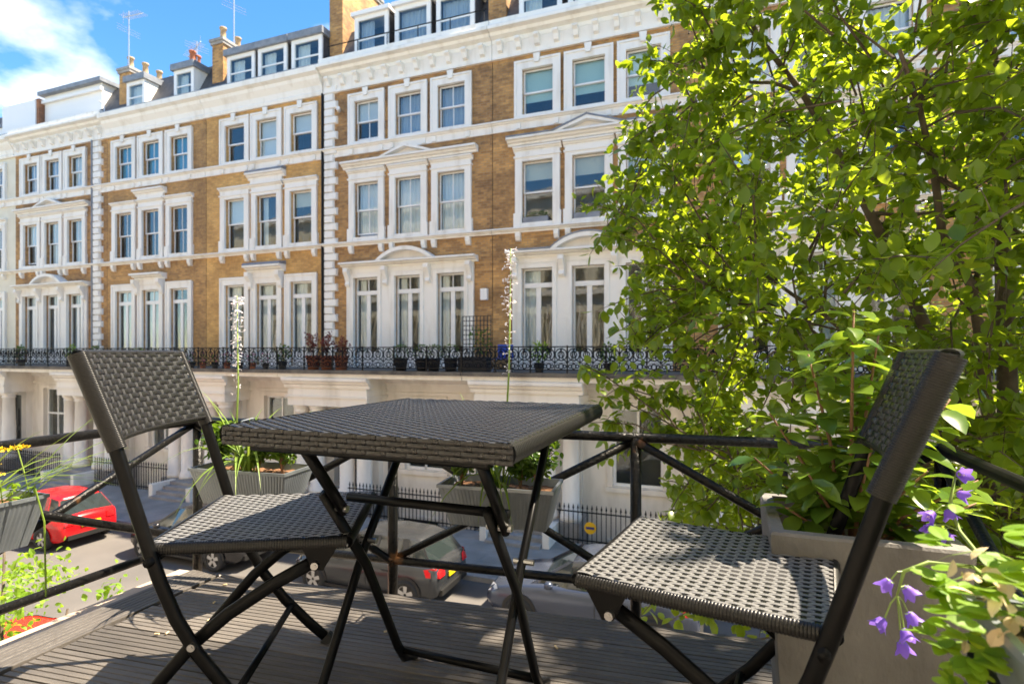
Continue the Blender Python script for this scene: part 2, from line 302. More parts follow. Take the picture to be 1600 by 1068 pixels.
def house(X0, X1, cs, style, bm, label, fills, quoin=None, top=True, dormer='white', balcony_rail=True, bars=True, body='stucco'):
    root = thing('terraced_house', label, 'house', ((X0+X1)/2, Yw, 0), 'houses of the terrace across the street')
    W = MB(); ops = []
    for c_ in cs:
        ops += [(c_-0.55,c_+0.55,13.75,15.38), (c_-0.55,c_+0.55,10.02,12.2)]
    ops1 = [(c_-0.55,c_+0.55,5.06,8.5) for c_ in cs]
    wall_open(W, X0, X1, 5.0, 16.0, Yw, ops + ops1); W.build('wall', bm, root)
    I = MB(); I.quad((X0,Yw+1.1,4.5),(X1,Yw+1.1,4.5),(X1,Yw+1.1,16.3),(X0,Yw+1.1,16.3))
    for z in (5.02, 9.4, 13.2): I.quad((X0,Yw+.23,z),(X1,Yw+.23,z),(X1,Yw+1.1,z),(X0,Yw+1.1,z))
    for k in range(4):
        xx = X0 + (X1-X0)*(0.001 + k*0.998/3) if k in (0,3) else (cs[k-1]+cs[k])/2
        I.quad((xx,Yw+.23,5),(xx,Yw+1.1,5),(xx,Yw+1.1,16.2),(xx,Yw+.23,16.2))
    I.build('room_interior', M['interior'], root)
    S = M[body]
    for wi, c_ in enumerate(cs):
        # top floor
        s_ = MB(); ya = Yw-0.085
        s_.box(c_-0.81,ya,13.65,c_-0.552,Yw+0.05,15.63); s_.box(c_+0.552,ya,13.65,c_+0.81,Yw+0.05,15.63); s_.box(c_-0.552,ya,15.36,c_+0.552,Yw+0.05,15.63)
        s_.box(c_-0.552,ya-0.02,13.64,c_+0.552,Yw+0.2,13.78)
        frame_rect(s_, c_-0.83, c_+0.83, 13.652, 15.66, 0.07, ya-0.035, ya+0.002)
        w = s_.build('window', S, root)
        k = MB(); k.extr_y([(c_-0.085,15.5),(c_+0.085,15.5),(c_+0.125,15.80),(c_-0.125,15.80)], ya-0.08, ya-0.036); k.build('keystone', S, w)
        fl = fills[0][wi % len(fills[0])]
        sash(w, c_, 0.55, 13.78, 15.36, bars, Yw, 0.12 if (style == 'ped' and wi == 0 and quoin) else 0.0)
        fill(w, c_, 13.8, 15.34, fl)
        # second floor
        s_ = MB(); ya = Yw-0.10
        s_.box(c_-0.80,ya,9.9,c_-0.552,Yw+0.05,12.18); s_.box(c_+0.552,ya,9.9,c_+0.80,Yw+0.05,12.18); s_.box(c_-0.80,ya,12.18,c_+0.80,Yw+0.049,12.5)
        s_.box(c_-0.552,ya-0.02,9.89,c_+0.552,Yw+0.2,10.05)
        s_.box(c_-0.84,ya-0.035,12.30,c_+0.84,Yw,12.36); moulding(s_, c_-0.86, c_+0.86, 12.5, 12.68, Yw, 0.2)
        s_.box(c_-0.85,ya-0.03,9.9,c_-0.60,Yw,10.4); s_.box(c_+0.60,ya-0.03,9.9,c_+0.85,Yw,10.4)
        w = s_.build('window', S, root)
        sash(w, c_, 0.55, 10.05, 12.18, bars, Yw, 0.14 if (style == 'ped' and wi == 0 and quoin) else 0.0); fill(w, c_, 10.07, 12.16, fills[1][wi % len(fills[1])])
        # first floor french window
        s_ = MB(); ya = Yw-0.09
        if style != 'ped':
            s_.box(c_-0.80,ya,5.0,c_-0.552,Yw+0.05,8.78); s_.box(c_+0.552,ya,5.0,c_+0.80,Yw+0.05,8.78); s_.box(c_-0.552,ya,8.48,c_+0.552,Yw+0.05,8.78)
            frame_rect(s_, c_-0.82, c_+0.82, 4.99, 8.80, 0.08, ya-0.03, ya+0.002)
        else:
            s_.box(c_-0.70,ya-0.052,5.0,c_-0.552,Yw+0.05,8.62); s_.box(c_+0.552,ya-0.052,5.0,c_+0.70,Yw+0.05,8.62); s_.box(c_-0.552,ya-0.052,8.48,c_+0.552,Yw+0.05,8.62)
        w = s_.build('french_window', S, root)
        f = MB(); frame_rect(f, c_-0.55, c_+0.55, 5.06, 8.48, 0.06, Yw+0.08, Yw+0.16)
        f.box(c_-0.49,Yw+0.06,7.82,c_+0.49,Yw+0.158,7.98); f.box(c_-0.085,Yw+0.09,5.12,c_+0.085,Yw+0.15,7.82)
        f.box(c_-0.49,Yw+0.09,5.12,c_-0.085,Yw+0.15,5.62); f.box(c_+0.085,Yw+0.09,5.12,c_+0.49,Yw+0.15,5.62)
        if bars: f.box(c_-0.015,Yw+0.10,7.98,c_+0.015,Yw+0.14,8.42)
        f.build('door_frame', M['white_paint'], w)
        for a, b_, z0, z1 in ((c_-0.49,c_+0.49,7.98,8.42),(c_-0.49,c_-0.085,5.62,7.82),(c_+0.085,c_+0.49,5.62,7.82)):
            p = MB(); p.box(a,Yw+0.117,z0,b_,Yw+0.123,z1); p.build('pane', M['glass'], w)
        fill(w, c_, 5.6, 8.42, fills[2][wi % len(fills[2])])
    # bands
    s_ = MB(); moulding(s_, X0, X1, 13.50, 13.66, Yw, 0.20); s_.box(X0, Yw-0.06, 13.30, X1, Yw, 13.50)
    for c_ in cs:
        for q in (-0.68, 0.68): s_.box(c_+q-0.08, Yw-0.12, 13.32, c_+q+0.08, Yw-0.05, 13.52)
    s_.build('string_course', S, root)
    s_ = MB(); moulding(s_, X0, X1, 9.74, 9.9, Yw, 0.22); s_.build('string_course', S, root)
    for c_ in cs:
        for q in (-0.69, 0.69):
            k = MB(); k.extr_x([(Yw,9.74),(Yw-0.17,9.74),(Yw-0.17,9.60),(Yw-0.10,9.46),(Yw,9.44)], c_+q-0.085, c_+q+0.085); k.build('corbel', S, root)
    a, z_ = cs[0]-1.06, cs[2]+1.06; m_ = cs[1]
    if style == 'ped':
        s_ = MB(); moulding(s_, a, z_, 12.74, 12.98, Yw, 0.34)
        pd = s_.build('pediment', S, root)
        t = MB(); t.extr_y([(m_-1.12,12.98),(m_-0.92,12.98),(m_,13.24),(m_+0.92,12.98),(m_+1.12,12.98),(m_,13.36)], Yw-0.34, Yw)
        t.build('raking_cornice', S, pd)
        t = MB(); t.extr_y([(m_-0.92,12.975),(m_+0.92,12.975),(m_,13.235)], Yw-0.12, Yw); t.build('tympanum', M['stucco_low'], pd)
        # first floor: one white frontispiece with pilasters, consoles and a segmental pediment
        s_ = MB(); wall_open(s_, a+0.16, z_-0.16, 5.0, 8.86, Yw-0.09, ops1, 0.10); s_.quad((a+.16,Yw-.09,5),(a+.16,Yw-.09,8.86),(a+.16,Yw,8.86),(a+.16,Yw,5)); s_.quad((z_-.16,Yw-.09,8.86),(z_-.16,Yw-.09,5),(z_-.16,Yw,5),(z_-.16,Yw,8.86))
        s_.box(a+0.18,Yw-0.11,8.66,z_-0.18,Yw-0.08,8.72)
        s_.build('frontispiece', S, root)
        s_ = MB(); moulding(s_, a, z_, 8.84, 9.06, Yw, 0.42); pd = s_.build('pediment', S, root)
        hw = 1.22; rise = 0.47; r0 = (hw*hw+rise*rise)/(2*rise); th = math.asin(hw/r0)
        n = 14; outer = [(m_+r0*sin(-th+2*th*i/n), 9.06+rise-r0+r0*cos(-th+2*th*i/n)) for i in range(n+1)]
        inner = [(m_+(x-m_)*0.84, 9.06+(z-9.06)*0.70) for x, z in outer]
        t = MB()
        for i in range(n): t.extr_y([inner[i], inner[i+1], outer[i+1], outer[i]], Yw-0.42, Yw)
        t.build('arched_cornice', S, pd)
        t = MB(); t.extr_y([(x,z) for x, z in reversed(inner)], Yw-0.12, Yw); t.build('tympanum', M['stucco_low'], pd)
        for xx in (a+0.28, (cs[0]+m_)/2, (m_+cs[2])/2, z_-0.28):
            k = MB(); k.extr_x([(Yw-.05,8.84),(Yw-0.36,8.84),(Yw-0.38,8.70),(Yw-0.26,8.50),(Yw-0.20,8.34),(Yw-0.24,8.22),(Yw-0.18,8.14),(Yw-.05,8.14)], xx-0.09, xx+0.09); k.build('console', S, root)
        if bm in (M['brick_c'],):
            t = MB(); t.extr_y([(m_-1.3,12.985),(m_-1.1,12.985),(m_,13.365),(m_+1.1,12.985),(m_+1.3,12.985),(m_,13.42)], Yw-0.36, Yw)
            t.box(a,Yw-0.35,12.983,m_-1.3,Yw,13.03); t.box(m_+1.3,Yw-0.35,12.983,z_,Yw,13.03)
            t.build('lead_flashing', M['lead'], root); t = MB()
            t.box(a,Yw-0.43,9.063,m_-1.22,Yw,9.12); t.box(m_+1.22,Yw-0.43,9.063,z_,Yw,9.12)
            for i in range(n): t.extr_y([(outer[i][0],outer[i][1]+.004),(outer[i+1][0],outer[i+1][1]+.004),(outer[i+1][0],outer[i+1][1]+0.06),(outer[i][0],outer[i][1]+0.06)], Yw-0.43, Yw)
            t.build('lead_flashing', M['lead'], root)
    else:
        for z0, z1, o_ in ((12.86,13.12,0.30),(8.95,9.22,0.42)):
            s_ = MB(); moulding(s_, m_-0.98, m_+0.98, z0, z1, Yw, o_); hd = s_.build('window_hood', S, root)
            if bm is M['brick_a2']:
                t = MB(); t.extr_x([(Yw,z1+.002),(Yw-o_-0.01,z1+.002),(Yw-o_+0.06,z1+0.10),(Yw,z1+0.16)], m_-0.99, m_+0.99); t.build('lead_flashing', M['lead'], hd)
        s_ = MB(); s_.box(m_-0.84,Yw-0.10,8.79,m_+0.84,Yw,8.95); s_.build('frieze', S, root); s_ = MB(); s_.box(m_-0.84,Yw-0.11,12.69,m_+0.84,Yw,12.86); s_.build('frieze', S, root)
        for q in (-0.8, 0.8):
            k = MB(); k.extr_x([(Yw-.03,8.95),(Yw-0.38,8.95),(Yw-0.38,8.78),(Yw-0.22,8.55),(Yw-0.20,8.35),(Yw-.13,8.25),(Yw-.03,8.25)], m_+q-0.1, m_+q+0.1); k.build('console', S, root)
    # main cornice
    s_ = MB()
    if style == 'ped':
        s_.box(X0, Yw-0.07, 15.88, X1, Yw+0.1, 16.42); s_.box(X0, Yw-0.11, 15.86, X1, Yw, 15.93); moulding(s_, X0, X1, 16.42, 16.88, Yw+0.1, 0.62)
        s_.build('cornice', S, root)
        n = int((X1-X0)/0.66)
        for i in range(n):
            xx = X0 + (i+0.5)*(X1-X0)/n
            k = MB(); k.extr_x([(Yw-.07,16.42),(Yw-0.34,16.42),(Yw-0.36,16.34),(Yw-0.26,16.26),(Yw-0.20,16.10),(Yw-.07,16.06)], xx-0.085, xx+0.085); k.build('modillion', S, root)
    else:
        s_.extr_x([(Yw+.1,15.86),(Yw-0.10,15.86),(Yw-0.13,15.98),(Yw-0.10,16.05),(Yw-0.14,16.25),(Yw-0.30,16.46),(Yw-0.34,16.58),(Yw-0.50,16.66),(Yw-0.52,16.86),(Yw+0.1,16.88)], X0, X1); s_.build('cornice', S, root)
    p = MB(); p.box(X0, Yw-0.36, 16.88, X1, Yw+0.12, 17.0 if style != 'ped' else 17.12); p.build('gutter_parapet', M['lead'] if style != 'ped' else S, root)
    # mansard
    r_ = MB(); r_.quad((X0,Yw+0.12,16.7),(X1,Yw+0.12,16.7),(X1,Yw+1.25,19.0),(X0,Yw+1.25,19.0)); r_.quad((X0,Yw+1.25,19.0),(X1,Yw+1.25,19.0),(X1,Yw+9,19.3),(X0,Yw+9,19.3))
    r_.quad((X0,Yw+9,0),(X0,Yw+9,19.3),(X1,Yw+9,19.3),(X1,Yw+9,0))
    r_.add([(X0,Yw+.12,16.7),(X0,Yw+1.25,19.0),(X0,Yw+9,19.3),(X0,Yw+9,5),(X0,Yw+.12,5)], [(0,1,2,3,4)]); r_.add([(X1,Yw+.12,16.7),(X1,Yw+1.25,19.0),(X1,Yw+9,19.3),(X1,Yw+9,5),(X1,Yw+.12,5)], [(4,3,2,1,0)])
    rf = r_.build('roof', M['slate'], root)
    if dormer:
        dcs = cs if dormer != 'two' else (cs[0]+0.35, cs[2]-0.1)
        for c_ in dcs:
            hw = 0.78 if dormer != 'two' else 0.62; zt = {'white':18.85,'lead':18.55,'two':18.5,'wide':18.95}[dormer]
            wl_ = M['slate'] if dormer != 'two' else S
            d = MB(); d.box(c_-hw,Yw+0.34,17.0,c_-hw+0.06,Yw+1.6,zt); d.box(c_+hw-0.06,Yw+0.34,17.0,c_+hw,Yw+1.6,zt); d.box(c_-hw+.06,Yw+1.3,17.0,c_+hw-.06,Yw+1.6,zt)
            dm = d.build('dormer', wl_, root)
            f = MB(); frame_rect(f, c_-hw, c_+hw, 17.0, zt, 0.17, Yw+0.26, Yw+0.338); f.box(c_-hw+.17, Yw+0.29, (17.0+zt)/2-0.03, c_+hw-.17, Yw+0.335, (17.0+zt)/2+0.03); f.build('dormer_frame', M['white_paint'], dm)
            p = MB(); p.box(c_-hw+0.15,Yw+0.31,17.15,c_+hw-0.15,Yw+0.316,zt-0.15); p.build('pane', M['glass'], dm)
            drape(dm, c_-hw+0.17, c_+hw-0.17 if random.random() < .6 else c_, 17.17, zt-0.15, Yw+0.5, M['net_blue'] if dormer == 'white' else M['net'], 0.03)
            t = MB(); t.box(c_-hw-0.10,Yw+0.14,zt+0.001,c_+hw+0.10,Yw+1.7,zt+(0.16 if dormer in('white','wide') else 0.28)); t.build('dormer_roof', M['white_paint'] if dormer == 'white' else M['lead'], dm)
    if style == 'ped' and dormer == 'white':
        t = MB(); t.tube([(X0+0.2,Yw-0.05,17.75),(X1-0.2,Yw-0.05,17.75)], 0.022, 5)
        for i in range(6): xx = X0+0.3+i*(X1-X0-0.6)/5; t.tube([(xx,Yw-0.05,17.05),(xx,Yw-0.05,17.75)], 0.018, 5)
        t.build('roof_guard_rail', M['iron'], root)
    if quoin:
        z = 5.0; i = 0
        while z < 15.84:
            w = 0.60 if i % 2 == 0 else 0.44
            k = MB(); x0 = quoin; h = 0.301
            k.add([(x0,Yw-.05,z+.004),(x0+w,Yw-.05,z+.004),(x0+w,Yw-.05,z+h-.004),(x0,Yw-.05,z+h-.004),(x0+.025,Yw-.13,z+.03),(x0+w-.025,Yw-.13,z+.03),(x0+w-.025,Yw-.13,z+h-.03),(x0+.025,Yw-.13,z+h-.03),(x0,Yw,z+.004),(x0+w,Yw,z+.004),(x0+w,Yw,z+h-.004),(x0,Yw,z+h-.004)],
                  [(4,5,6,7),(0,1,5,4),(1,2,6,5),(2,3,7,6),(3,0,4,7),(0,8,9,1),(1,9,10,2),(2,10,11,3),(3,11,8,0)])
            k.build('quoin_stone', S, root); z += h; i += 1
        k = MB(); k.tube([(quoin-0.09,Yw-0.09,0.1),(quoin-0.09,Yw-0.09,15.9)], 0.055, 8); k.build('downpipe', M['iron'] if quoin > -20 else M['lead'], root)
    # balcony floor, ground floor and portico
    s_ = MB(); s_.box(X0, 15.5, 4.86, X1, Yw+0.05, 4.985); s_.build('balcony_slab', M['slab_edge'], root); s_ = MB(); s_.box(X0, 15.60, 4.72, X1, Yw, 4.858); s_.build('balcony_fascia', M['stucco_low'], root)
    px0 = X0+0.35; px1 = px0+3.35
    gops = [(px1+0.75, min(px1+2.25, X1-0.4), 1.5, 3.9)]
    G = MB(); wall_open(G, X0, X1, -2.3, 4.72, 16.95, gops + [(px0+1.05, px0+2.3, 0.62, 3.5)], 0.35); G.quad((X0,17.6,-2),(X1,17.6,-2),(X1,17.6,4.7),(X0,17.6,4.7))
    gw = G.build('ground_floor_wall', M['stucco_low'], root)
    s_ = MB(); moulding(s_, X0, X1, 4.45, 4.72, 16.95, 0.35); s_.box(X0,16.88,4.1,X1,16.96,4.2); s_.build('ground_floor_cornice', M['stucco_low'], root)
    o = gops[0]; f = MB(); frame_rect(f, o[0], o[1], o[2], o[3], 0.08, 17.08, 17.15); f.box((o[0]+o[1])/2-.03,17.08,o[2],(o[0]+o[1])/2+.03,17.14,o[3]); f.box(o[0]+.08,17.07,2.66,o[1]-.08,17.145,2.74); gwin = f.build('sash_window', M['white_paint'], root)
    p = MB(); p.box(o[0]+.05,17.11,o[2]+.05,o[1]-.05,17.116,o[3]-.05); p.build('pane', M['glass'], gwin)
    p = MB(); p.box(o[0]-0.2,16.85,o[2]-0.16,o[1]+0.2,16.949,o[2]-0.01); p.box(o[0]-.16,16.89,o[2],o[0],16.949,o[3]+.16); p.box(o[1],16.89,o[2],o[1]+.16,16.949,o[3]+.16); p.box(o[0],16.89,o[3],o[1],16.949,o[3]+.16); p.build('sill', M['stucco_low'], gwin)
    b = MB(); b.box(o[0],17.3,o[2],o[1],17.32,o[3]); b.build('room_interior', M['interior'], root)
    bw = MB(); bw.box(px1+0.7,16.9,-1.6,px1+2.1,16.948,-0.2); frame_rect(bw,px1+0.6,px1+2.2,-1.7,-0.1,0.1,16.86,16.947); bwn = bw.build('basement_window', M['stucco_low'], root)
    b = MB(); b.box(px1+0.72,16.88,-1.58,px1+2.08,16.898,-0.22); b.build('pane', M['car_glass'], bwn)
    dr = MB(); dr.box(px0+1.05,17.22,0.62,px0+2.3,17.28,3.5); dd = dr.build('front_door', M['door_red'] if abs(X0+27.62) < .1 else M['door'], root)
    for q in (0,1):
        for z in (0.8,1.9): k = MB(); k.box(px0+1.15+q*.58,17.19,z,px0+1.62+q*.58,17.219,z+0.9); k.build('door_panel', M['door_red'] if abs(X0+27.62) < .1 else M['door'], dd)
    # portico
    s_ = MB(); s_.box(px0, 15.72, 3.72, px1, 16.95, 4.3); s_.box(px0+.03, 15.75, 4.3, px1-.03, 16.94, 4.72); moulding(s_, px0-0.12, px1+0.12, 4.36, 4.715, 15.76, 0.26)
    s_.box(px0-0.05, 15.66, 4.02, px1+0.05, 16.94, 4.08)
    pt = s_.build('portico', M['stucco_low'], root)
    for xx in (px0+0.34, px0+1.05, px1-1.05, px1-0.34):
        k = MB(); k.lathe([(0.33,0.62),(0.33,0.74),(0.31,0.76),(0.31,0.84),(0.265,0.87),(0.26,2.0),(0.225,3.45),(0.26,3.47),(0.26,3.52),(0.23,3.54),(0.30,3.62),(0.32,3.72)], xx, 16.08, 16); k.build('column', M['stucco_low'], pt, True)
    for xx in (px0+0.18, px1-0.46): k = MB(); k.box(xx,16.7,0.62,xx+0.28,16.949,3.72); k.build('pilaster', M['stucco_low'], pt)
    k = MB(); k.box(px0,15.72,-2.3,px1,16.95,0.62); k.build('porch_floor', M['kerbstone'], pt)
    for i in range(4):
        k = MB(); k.box(px0+0.85, 15.72-0.28*(4-i)+0.0, 0.1, px1-0.85, 15.72-0.28*(3-i)-0.002, 0.1+0.125*(i+1)); k.build('step', M['kerbstone'], pt)
    for xx in (px0+0.62, px1-0.82): k = MB(); k.box(xx,14.75,0.12,xx+0.2,15.715,0.62); k.build('step_wall', M['stucco_low'], pt)
    # iron balcony front
    s_ = MB(); s_.box(X0,15.55,5.74,X1,15.59,5.775); s_.box(X0,15.56,5.08,X1,15.585,5.105); s_.box(X0,15.56,5.28,X1,15.58,5.295)
    n = int((X1-X0)/1.1); pw = (X1-X0)/n
    def ring(cx, cz, rad, a0=0, a1=2*pi, k=9): s_.tube([(cx+rad*cos(a0+(a1-a0)*i/k), 15.57, cz+rad*sin(a0+(a1-a0)*i/k)) for i in range(k+1)], 0.017, 4, caps=False)
    for i in range(n):
        xa = X0+i*pw; s_.box(xa-0.018,15.55,4.98,xa+0.018,15.59,5.80)
        for j in range(3):
            cx = xa + pw*(j+0.5)/3; hw = pw/6
            ring(cx, 5.53, hw*0.95); ring(cx, 5.53, hw*0.5); ring(cx, 5.19, 0.075); ring(cx-hw*.55, 5.19, 0.05); ring(cx+hw*.55,5.19,0.05)
            s_.tube([(cx-hw,15.57,5.30),(cx-hw*.3,15.57,5.40),(cx,15.57,5.72)], 0.017, 4); s_.tube([(cx+hw,15.57,5.30),(cx+hw*.3,15.57,5.40),(cx,15.57,5.72)], 0.017, 4); s_.tube([(cx-hw,15.57,5.1),(cx-hw,15.57,5.75)], 0.016, 4)
    s_.build('balcony_railing', M['iron'], root)
    # area railings with spear heads
    for a_, b_ in ((X0, px0+0.6), (px1-0.6, X1)):
        s_ = MB(); s_.box(a_,15.50,1.02,b_,15.54,1.05); s_.box(a_,15.50,0.22,b_,15.54,0.25); n = max(1,int((b_-a_)/0.135))
        for i in range(n):
            xx = a_+(i+0.5)*(b_-a_)/n; s_.box(xx-0.011,15.51,0.115,xx+0.011,15.53,1.12); s_.lathe([(0.010,0),(0.030,0.03),(0.022,0.07),(0.004,0.15)], xx, 15.52, 5, 1.11)
        s_.build('area_railing', M['iron'], root)
    HOUSES.append(root); return root
def fill(win, c_, z0, z1, kind):
    if kind == 'net': drape(win, c_-0.53, c_+0.53, z0, z1, Yw+0.30, M['net'])
    elif kind == 'netblue': drape(win, c_-0.53, c_+0.53, z0, z1, Yw+0.30, M['net_blue'])
    elif kind == 'side': drape(win, c_-0.53, c_-0.25, z0, z1, Yw+0.34, M['net']); drape(win, c_+0.2, c_+0.53, z0, z1, Yw+0.34, M['net_blue'])
    elif kind == 'left': drape(win, c_-0.53, c_+0.0, z0, z1, Yw+0.32, M['net'])
    elif kind == 'teal': drape(win, c_-0.53, c_+0.53, z0, z1, Yw+0.26, M['blind_teal'], 0, 'blind')
    elif kind == 'green': drape(win, c_-0.53, c_+0.53, z0+(z1-z0)*0.32, z1, Yw+0.24, M['blind_green'], 0, 'blind')
    elif kind == 'cream': drape(win, c_-0.53, c_+0.53, z0+(z1-z0)*0.72, z1, Yw+0.24, M['blind_cream'], 0, 'blind')
    elif kind == 'half': drape(win, c_-0.53, c_+0.53, z0+(z1-z0)*0.5, z1, Yw+0.24, M['net'], 0, 'blind')
    elif kind == 'full': drape(win, c_-0.53, c_+0.53, z0, z1, Yw+0.24, M['net'], 0, 'blind')
house(-41.3,-34.75,(-39.9,-38.1,-36.3),'flat',M['stucco_cream'],'cream stucco terraced house at the far end of the row',(('none','net'),('none','left'),('side',)),dormer=None)
house(-34.75,-27.64,(-33.4,-31.67,-29.9),'ped',M['brick_b'],'brown brick house with pediments between cream house and grey downpipe',(('netblue','netblue','net'),('half','net','left'),('net','side','net')),quoin=-28.5,dormer=None)
house(-27.62,-21.21,(-26.4,-24.6,-22.8),'flat',M['brick_a1'],'tan brick house with three teal blinds on its top floor',(('teal','teal','teal'),('none','none','none'),('net','net','none')),dormer='two')
house(-21.19,-14.86,(-19.5,-17.75,-15.95),'flat',M['brick_a2'],'bright yellow brick house with grey lead window hoods',(('none','full','half'),('half','side','cream'),('left','left','left')),dormer='lead',bars=False)
house(-14.84,-7.55,(-12.8,-10.95,-9.15),'ped',M['brick_b'],'dark brown brick house with net curtains and white quoins beside black downpipe',(('half','netblue','netblue'),('net','net','net'),('side','side','side')),quoin=-14.76,dormer='white')
house(-7.53,-0.76,(-5.86,-4.08,-2.3),'ped',M['brick_c'],'amber brick house with clipped window boxes and pale green blinds',(('green','green','green'),('cream','cream','cream'),('left','none','none')),dormer='wide',bars=False)
house(-0.74,6.0,(0.84,2.62,4.4),'ped',M['brick_c'],'amber brick house seen through the tree leaves',(('full','none','net'),('half','net','none'),('none','side','none')),dormer='wide',bars=False)
house(6.02,12.8,(7.6,9.4,11.2),'ped',M['brick_b'],'brown brick house mostly hidden behind the tree trunk',(('net','none','net'),('none','net','none'),('none','side','none')),dormer='white')

def chimney(x0, x1, y0, y1, ztop, bm, pots, label, mats=('pot_buff',)):
    t = thing('chimney_stack', label, 'chimney', ((x0+x1)/2,(y0+y1)/2,17.0), 'chimney stacks on the terrace roofs')
    s_ = MB(); s_.box(x0,y0,16.6,x1,y1,ztop-0.25); s_.build('brick_stack', bm, t)
    s_ = MB(); s_.box(x0-.06,y0-.06,ztop-0.25,x1+.06,y1+.06,ztop-0.12); s_.box(x0-.1,y0-.1,ztop-0.12,x1+.1,y1+.1,ztop); s_.build('stack_cap', M['kerbstone'], t)
    for i in range(pots):
        yy = y0+0.3+(y1-y0-0.6)*i/max(1,pots-1); k = MB(); h = 0.62+0.12*random.random()
        k.lathe([(0.17,0),(0.16,0.08),(0.135,0.12),(0.12,h-.1),(0.16,h-.08),(0.16,h),(0.10,h),(0.10,h-.2)], (x0+x1)/2, yy, 12, ztop); k.build('chimney_pot', M[mats[i%len(mats)]], t, True)
    return t
chimney(-27.75,-27.0,18.75,21.6,19.55,M['brick_a1'],4,'brown brick chimney stack with four buff pots and an aerial')
chimney(-21.6,-20.95,18.75,21.0,19.75,M['brick_b'],3,'square brown brick chimney stack with buff pots and a tall aerial')
chimney(-15.1,-14.45,18.75,21.5,21.6,M['brick_b'],4,'tall brown brick chimney rising beside the white dormers')
chimney(-7.95,-7.25,18.7,21.5,21.3,M['brick_b'],4,'brown brick chimney stack between white dormers and lead dormers')
chimney(-24.6,-24.1,19.7,20.6,19.7,M['brick_r'],2,'low chimney with two red pots behind the slate mansard', ('terracotta',))
def aerial(x, y, z0, h, label, az):
    t = thing('tv_aerial', label, 'aerial', (x,y,z0), 'television aerials on the roofs')
    s_ = MB(); s_.tube([(x,y,z0),(x,y,z0+h)], 0.032, 6); s_.build('mast', M['alu'], t)
    d = Vector((cos(az),sin(az),-0.12)); p = Vector((x,y,z0+h-0.25)); s_ = MB(); s_.tube([p-d*0.5,p+d*1.15], 0.02, 5)
    e = Vector((-sin(az),cos(az),0))
    for i in range(11):
        q = p-d*0.35+d*1.45*i/10; s_.tube([q-e*0.26,q+e*0.26], 0.010, 4)
    s_.tube([p-d*0.45-Vector((0,0,.3)),p-d*0.45+Vector((0,0,.3))],0.014,4); s_.build('antenna_array', M['alu'], t)
    s_ = MB()
    for i in range(3): s_.tube([Vector((x,y,z0+h*0.62+i*.12))-e*0.55,Vector((x,y,z0+h*0.62+i*.12))+e*0.55],0.008,4)
    s_.build('dipole', M['alu'], t)
aerial(-27.3,18.9,19.5,2.9,'tall television aerial on the brown brick chimney',R(-5))
aerial(-20.9,19.3,19.7,2.6,'television aerial on the square brown chimney of the yellow house',R(-20))
aerial(-24.3,20.2,19.9,1.1,'small television aerial behind the red chimney pots',R(160))
t = thing('satellite_dish','grey satellite dish on the parapet beside the brown chimney','satellite dish',(-27.7,Yw-0.1,17.0))
k = MB(); k.lathe([(0.02,0),(0.2,0.03),(0.36,0.12),(0.35,0.125),(0.19,0.045),(0.01,0.02)],0,0,14); dsh = k.build('dish', M['lead'], t, True); dsh.location=(0,-0.25,0.55); dsh.rotation_euler=(R(70),0,R(30))
k = MB(); k.tube([(-27.7,Yw-.1,16.98),(-27.7,Yw-.1,17.5),(-27.7,Yw-.35,17.55)],0.02,6); k.build('bracket', M['alu'], t)
k = MB(); k.box(-7.95,Yw-0.16,7.45,-7.70,Yw-0.01,7.85); tag(k.build('alarm_box', M['white_paint'], loc=(-7.82,Yw,7.6)),'white burglar alarm box on brick beside french windows','alarm box')
k = MB(); k.tube([(-14.05,Yw-.02,15.1),(-14.05,Yw-.22,15.1)],0.03,6); k.tube([(-14.05,Yw-.1,15.1),(-13.85,Yw-.42,15.05)],0.075,8); tag(k.build('security_camera', M['white_paint'], loc=(-14,Yw,15.1)),'white security camera on brick beside the quoins under the cornice','camera')
# rooftop block far left
t = thing('rooftop_block','white rendered rooftop block above the cornice at the far end','rooftop', (-36.0,20,17))
k = MB(); k.box(-36.6,18.45,16.95,-33.75,23,18.9); k.build('wall', M['white_paint'], t)
k = MB(); k.box(-33.5,18.75,16.95,-29.0,23,19.1); k.build('wall', M['white_paint'], t); k = MB(); k.box(-33.7,18.5,19.101,-28.8,23.2,19.3); k.build('roof_slab', M['lead'], t); k = MB(); k.box(-33.6,18.6,18.7,-28.9,18.748,18.86); k.build('band', M['white_paint'], t)
k = MB(); k.box(-33.9,18.5,16.95,-33.55,18.9,18.95); k.build('flue', M['brick_r'], t)
k = MB(); k.box(-38.6,18.6,16.95,-36.9,22,17.9); k.build('wall', M['white_paint'], t); k = MB(); k.box(-38.7,18.5,17.901,-36.8,22,18.05); k.build('roof_slab', M['lead'], t)
# the terrace on the near side, behind the camera, seen mirrored in the panes
root = thing('terraced_house','terrace behind the balcony seen only mirrored in window panes','house',(-8,-1.4,0))
W = MB(); ops = [(x+0.0,x+1.1,z,z+h) for x in [(-46+i*1.9) for i in range(34)] for z,h in ((5.0,3.4),(10.0,2.2),(13.7,1.7))]
wall_open(W,-46,20,0,17.2,-1.4,[o for o in ops],-0.2); W.quad((-46,-2.3,0),(20,-2.3,0),(20,-2.3,17.2),(-46,-2.3,17.2)); W.build('wall', M['stucco_cream'], root)
s_ = MB()
for z in (4.6,9.6,13.3,16.6): s_.box(-46,-1.4,z,20,-1.12,z+0.4)
for x in range(-45,20,2): s_.box(x-.35,-1.4,5,x-.1,-1.3,9); 
s_.box(-46,-1.4,0,20,-1.3,4.6); s_.build('string_course', M['stucco'], root)

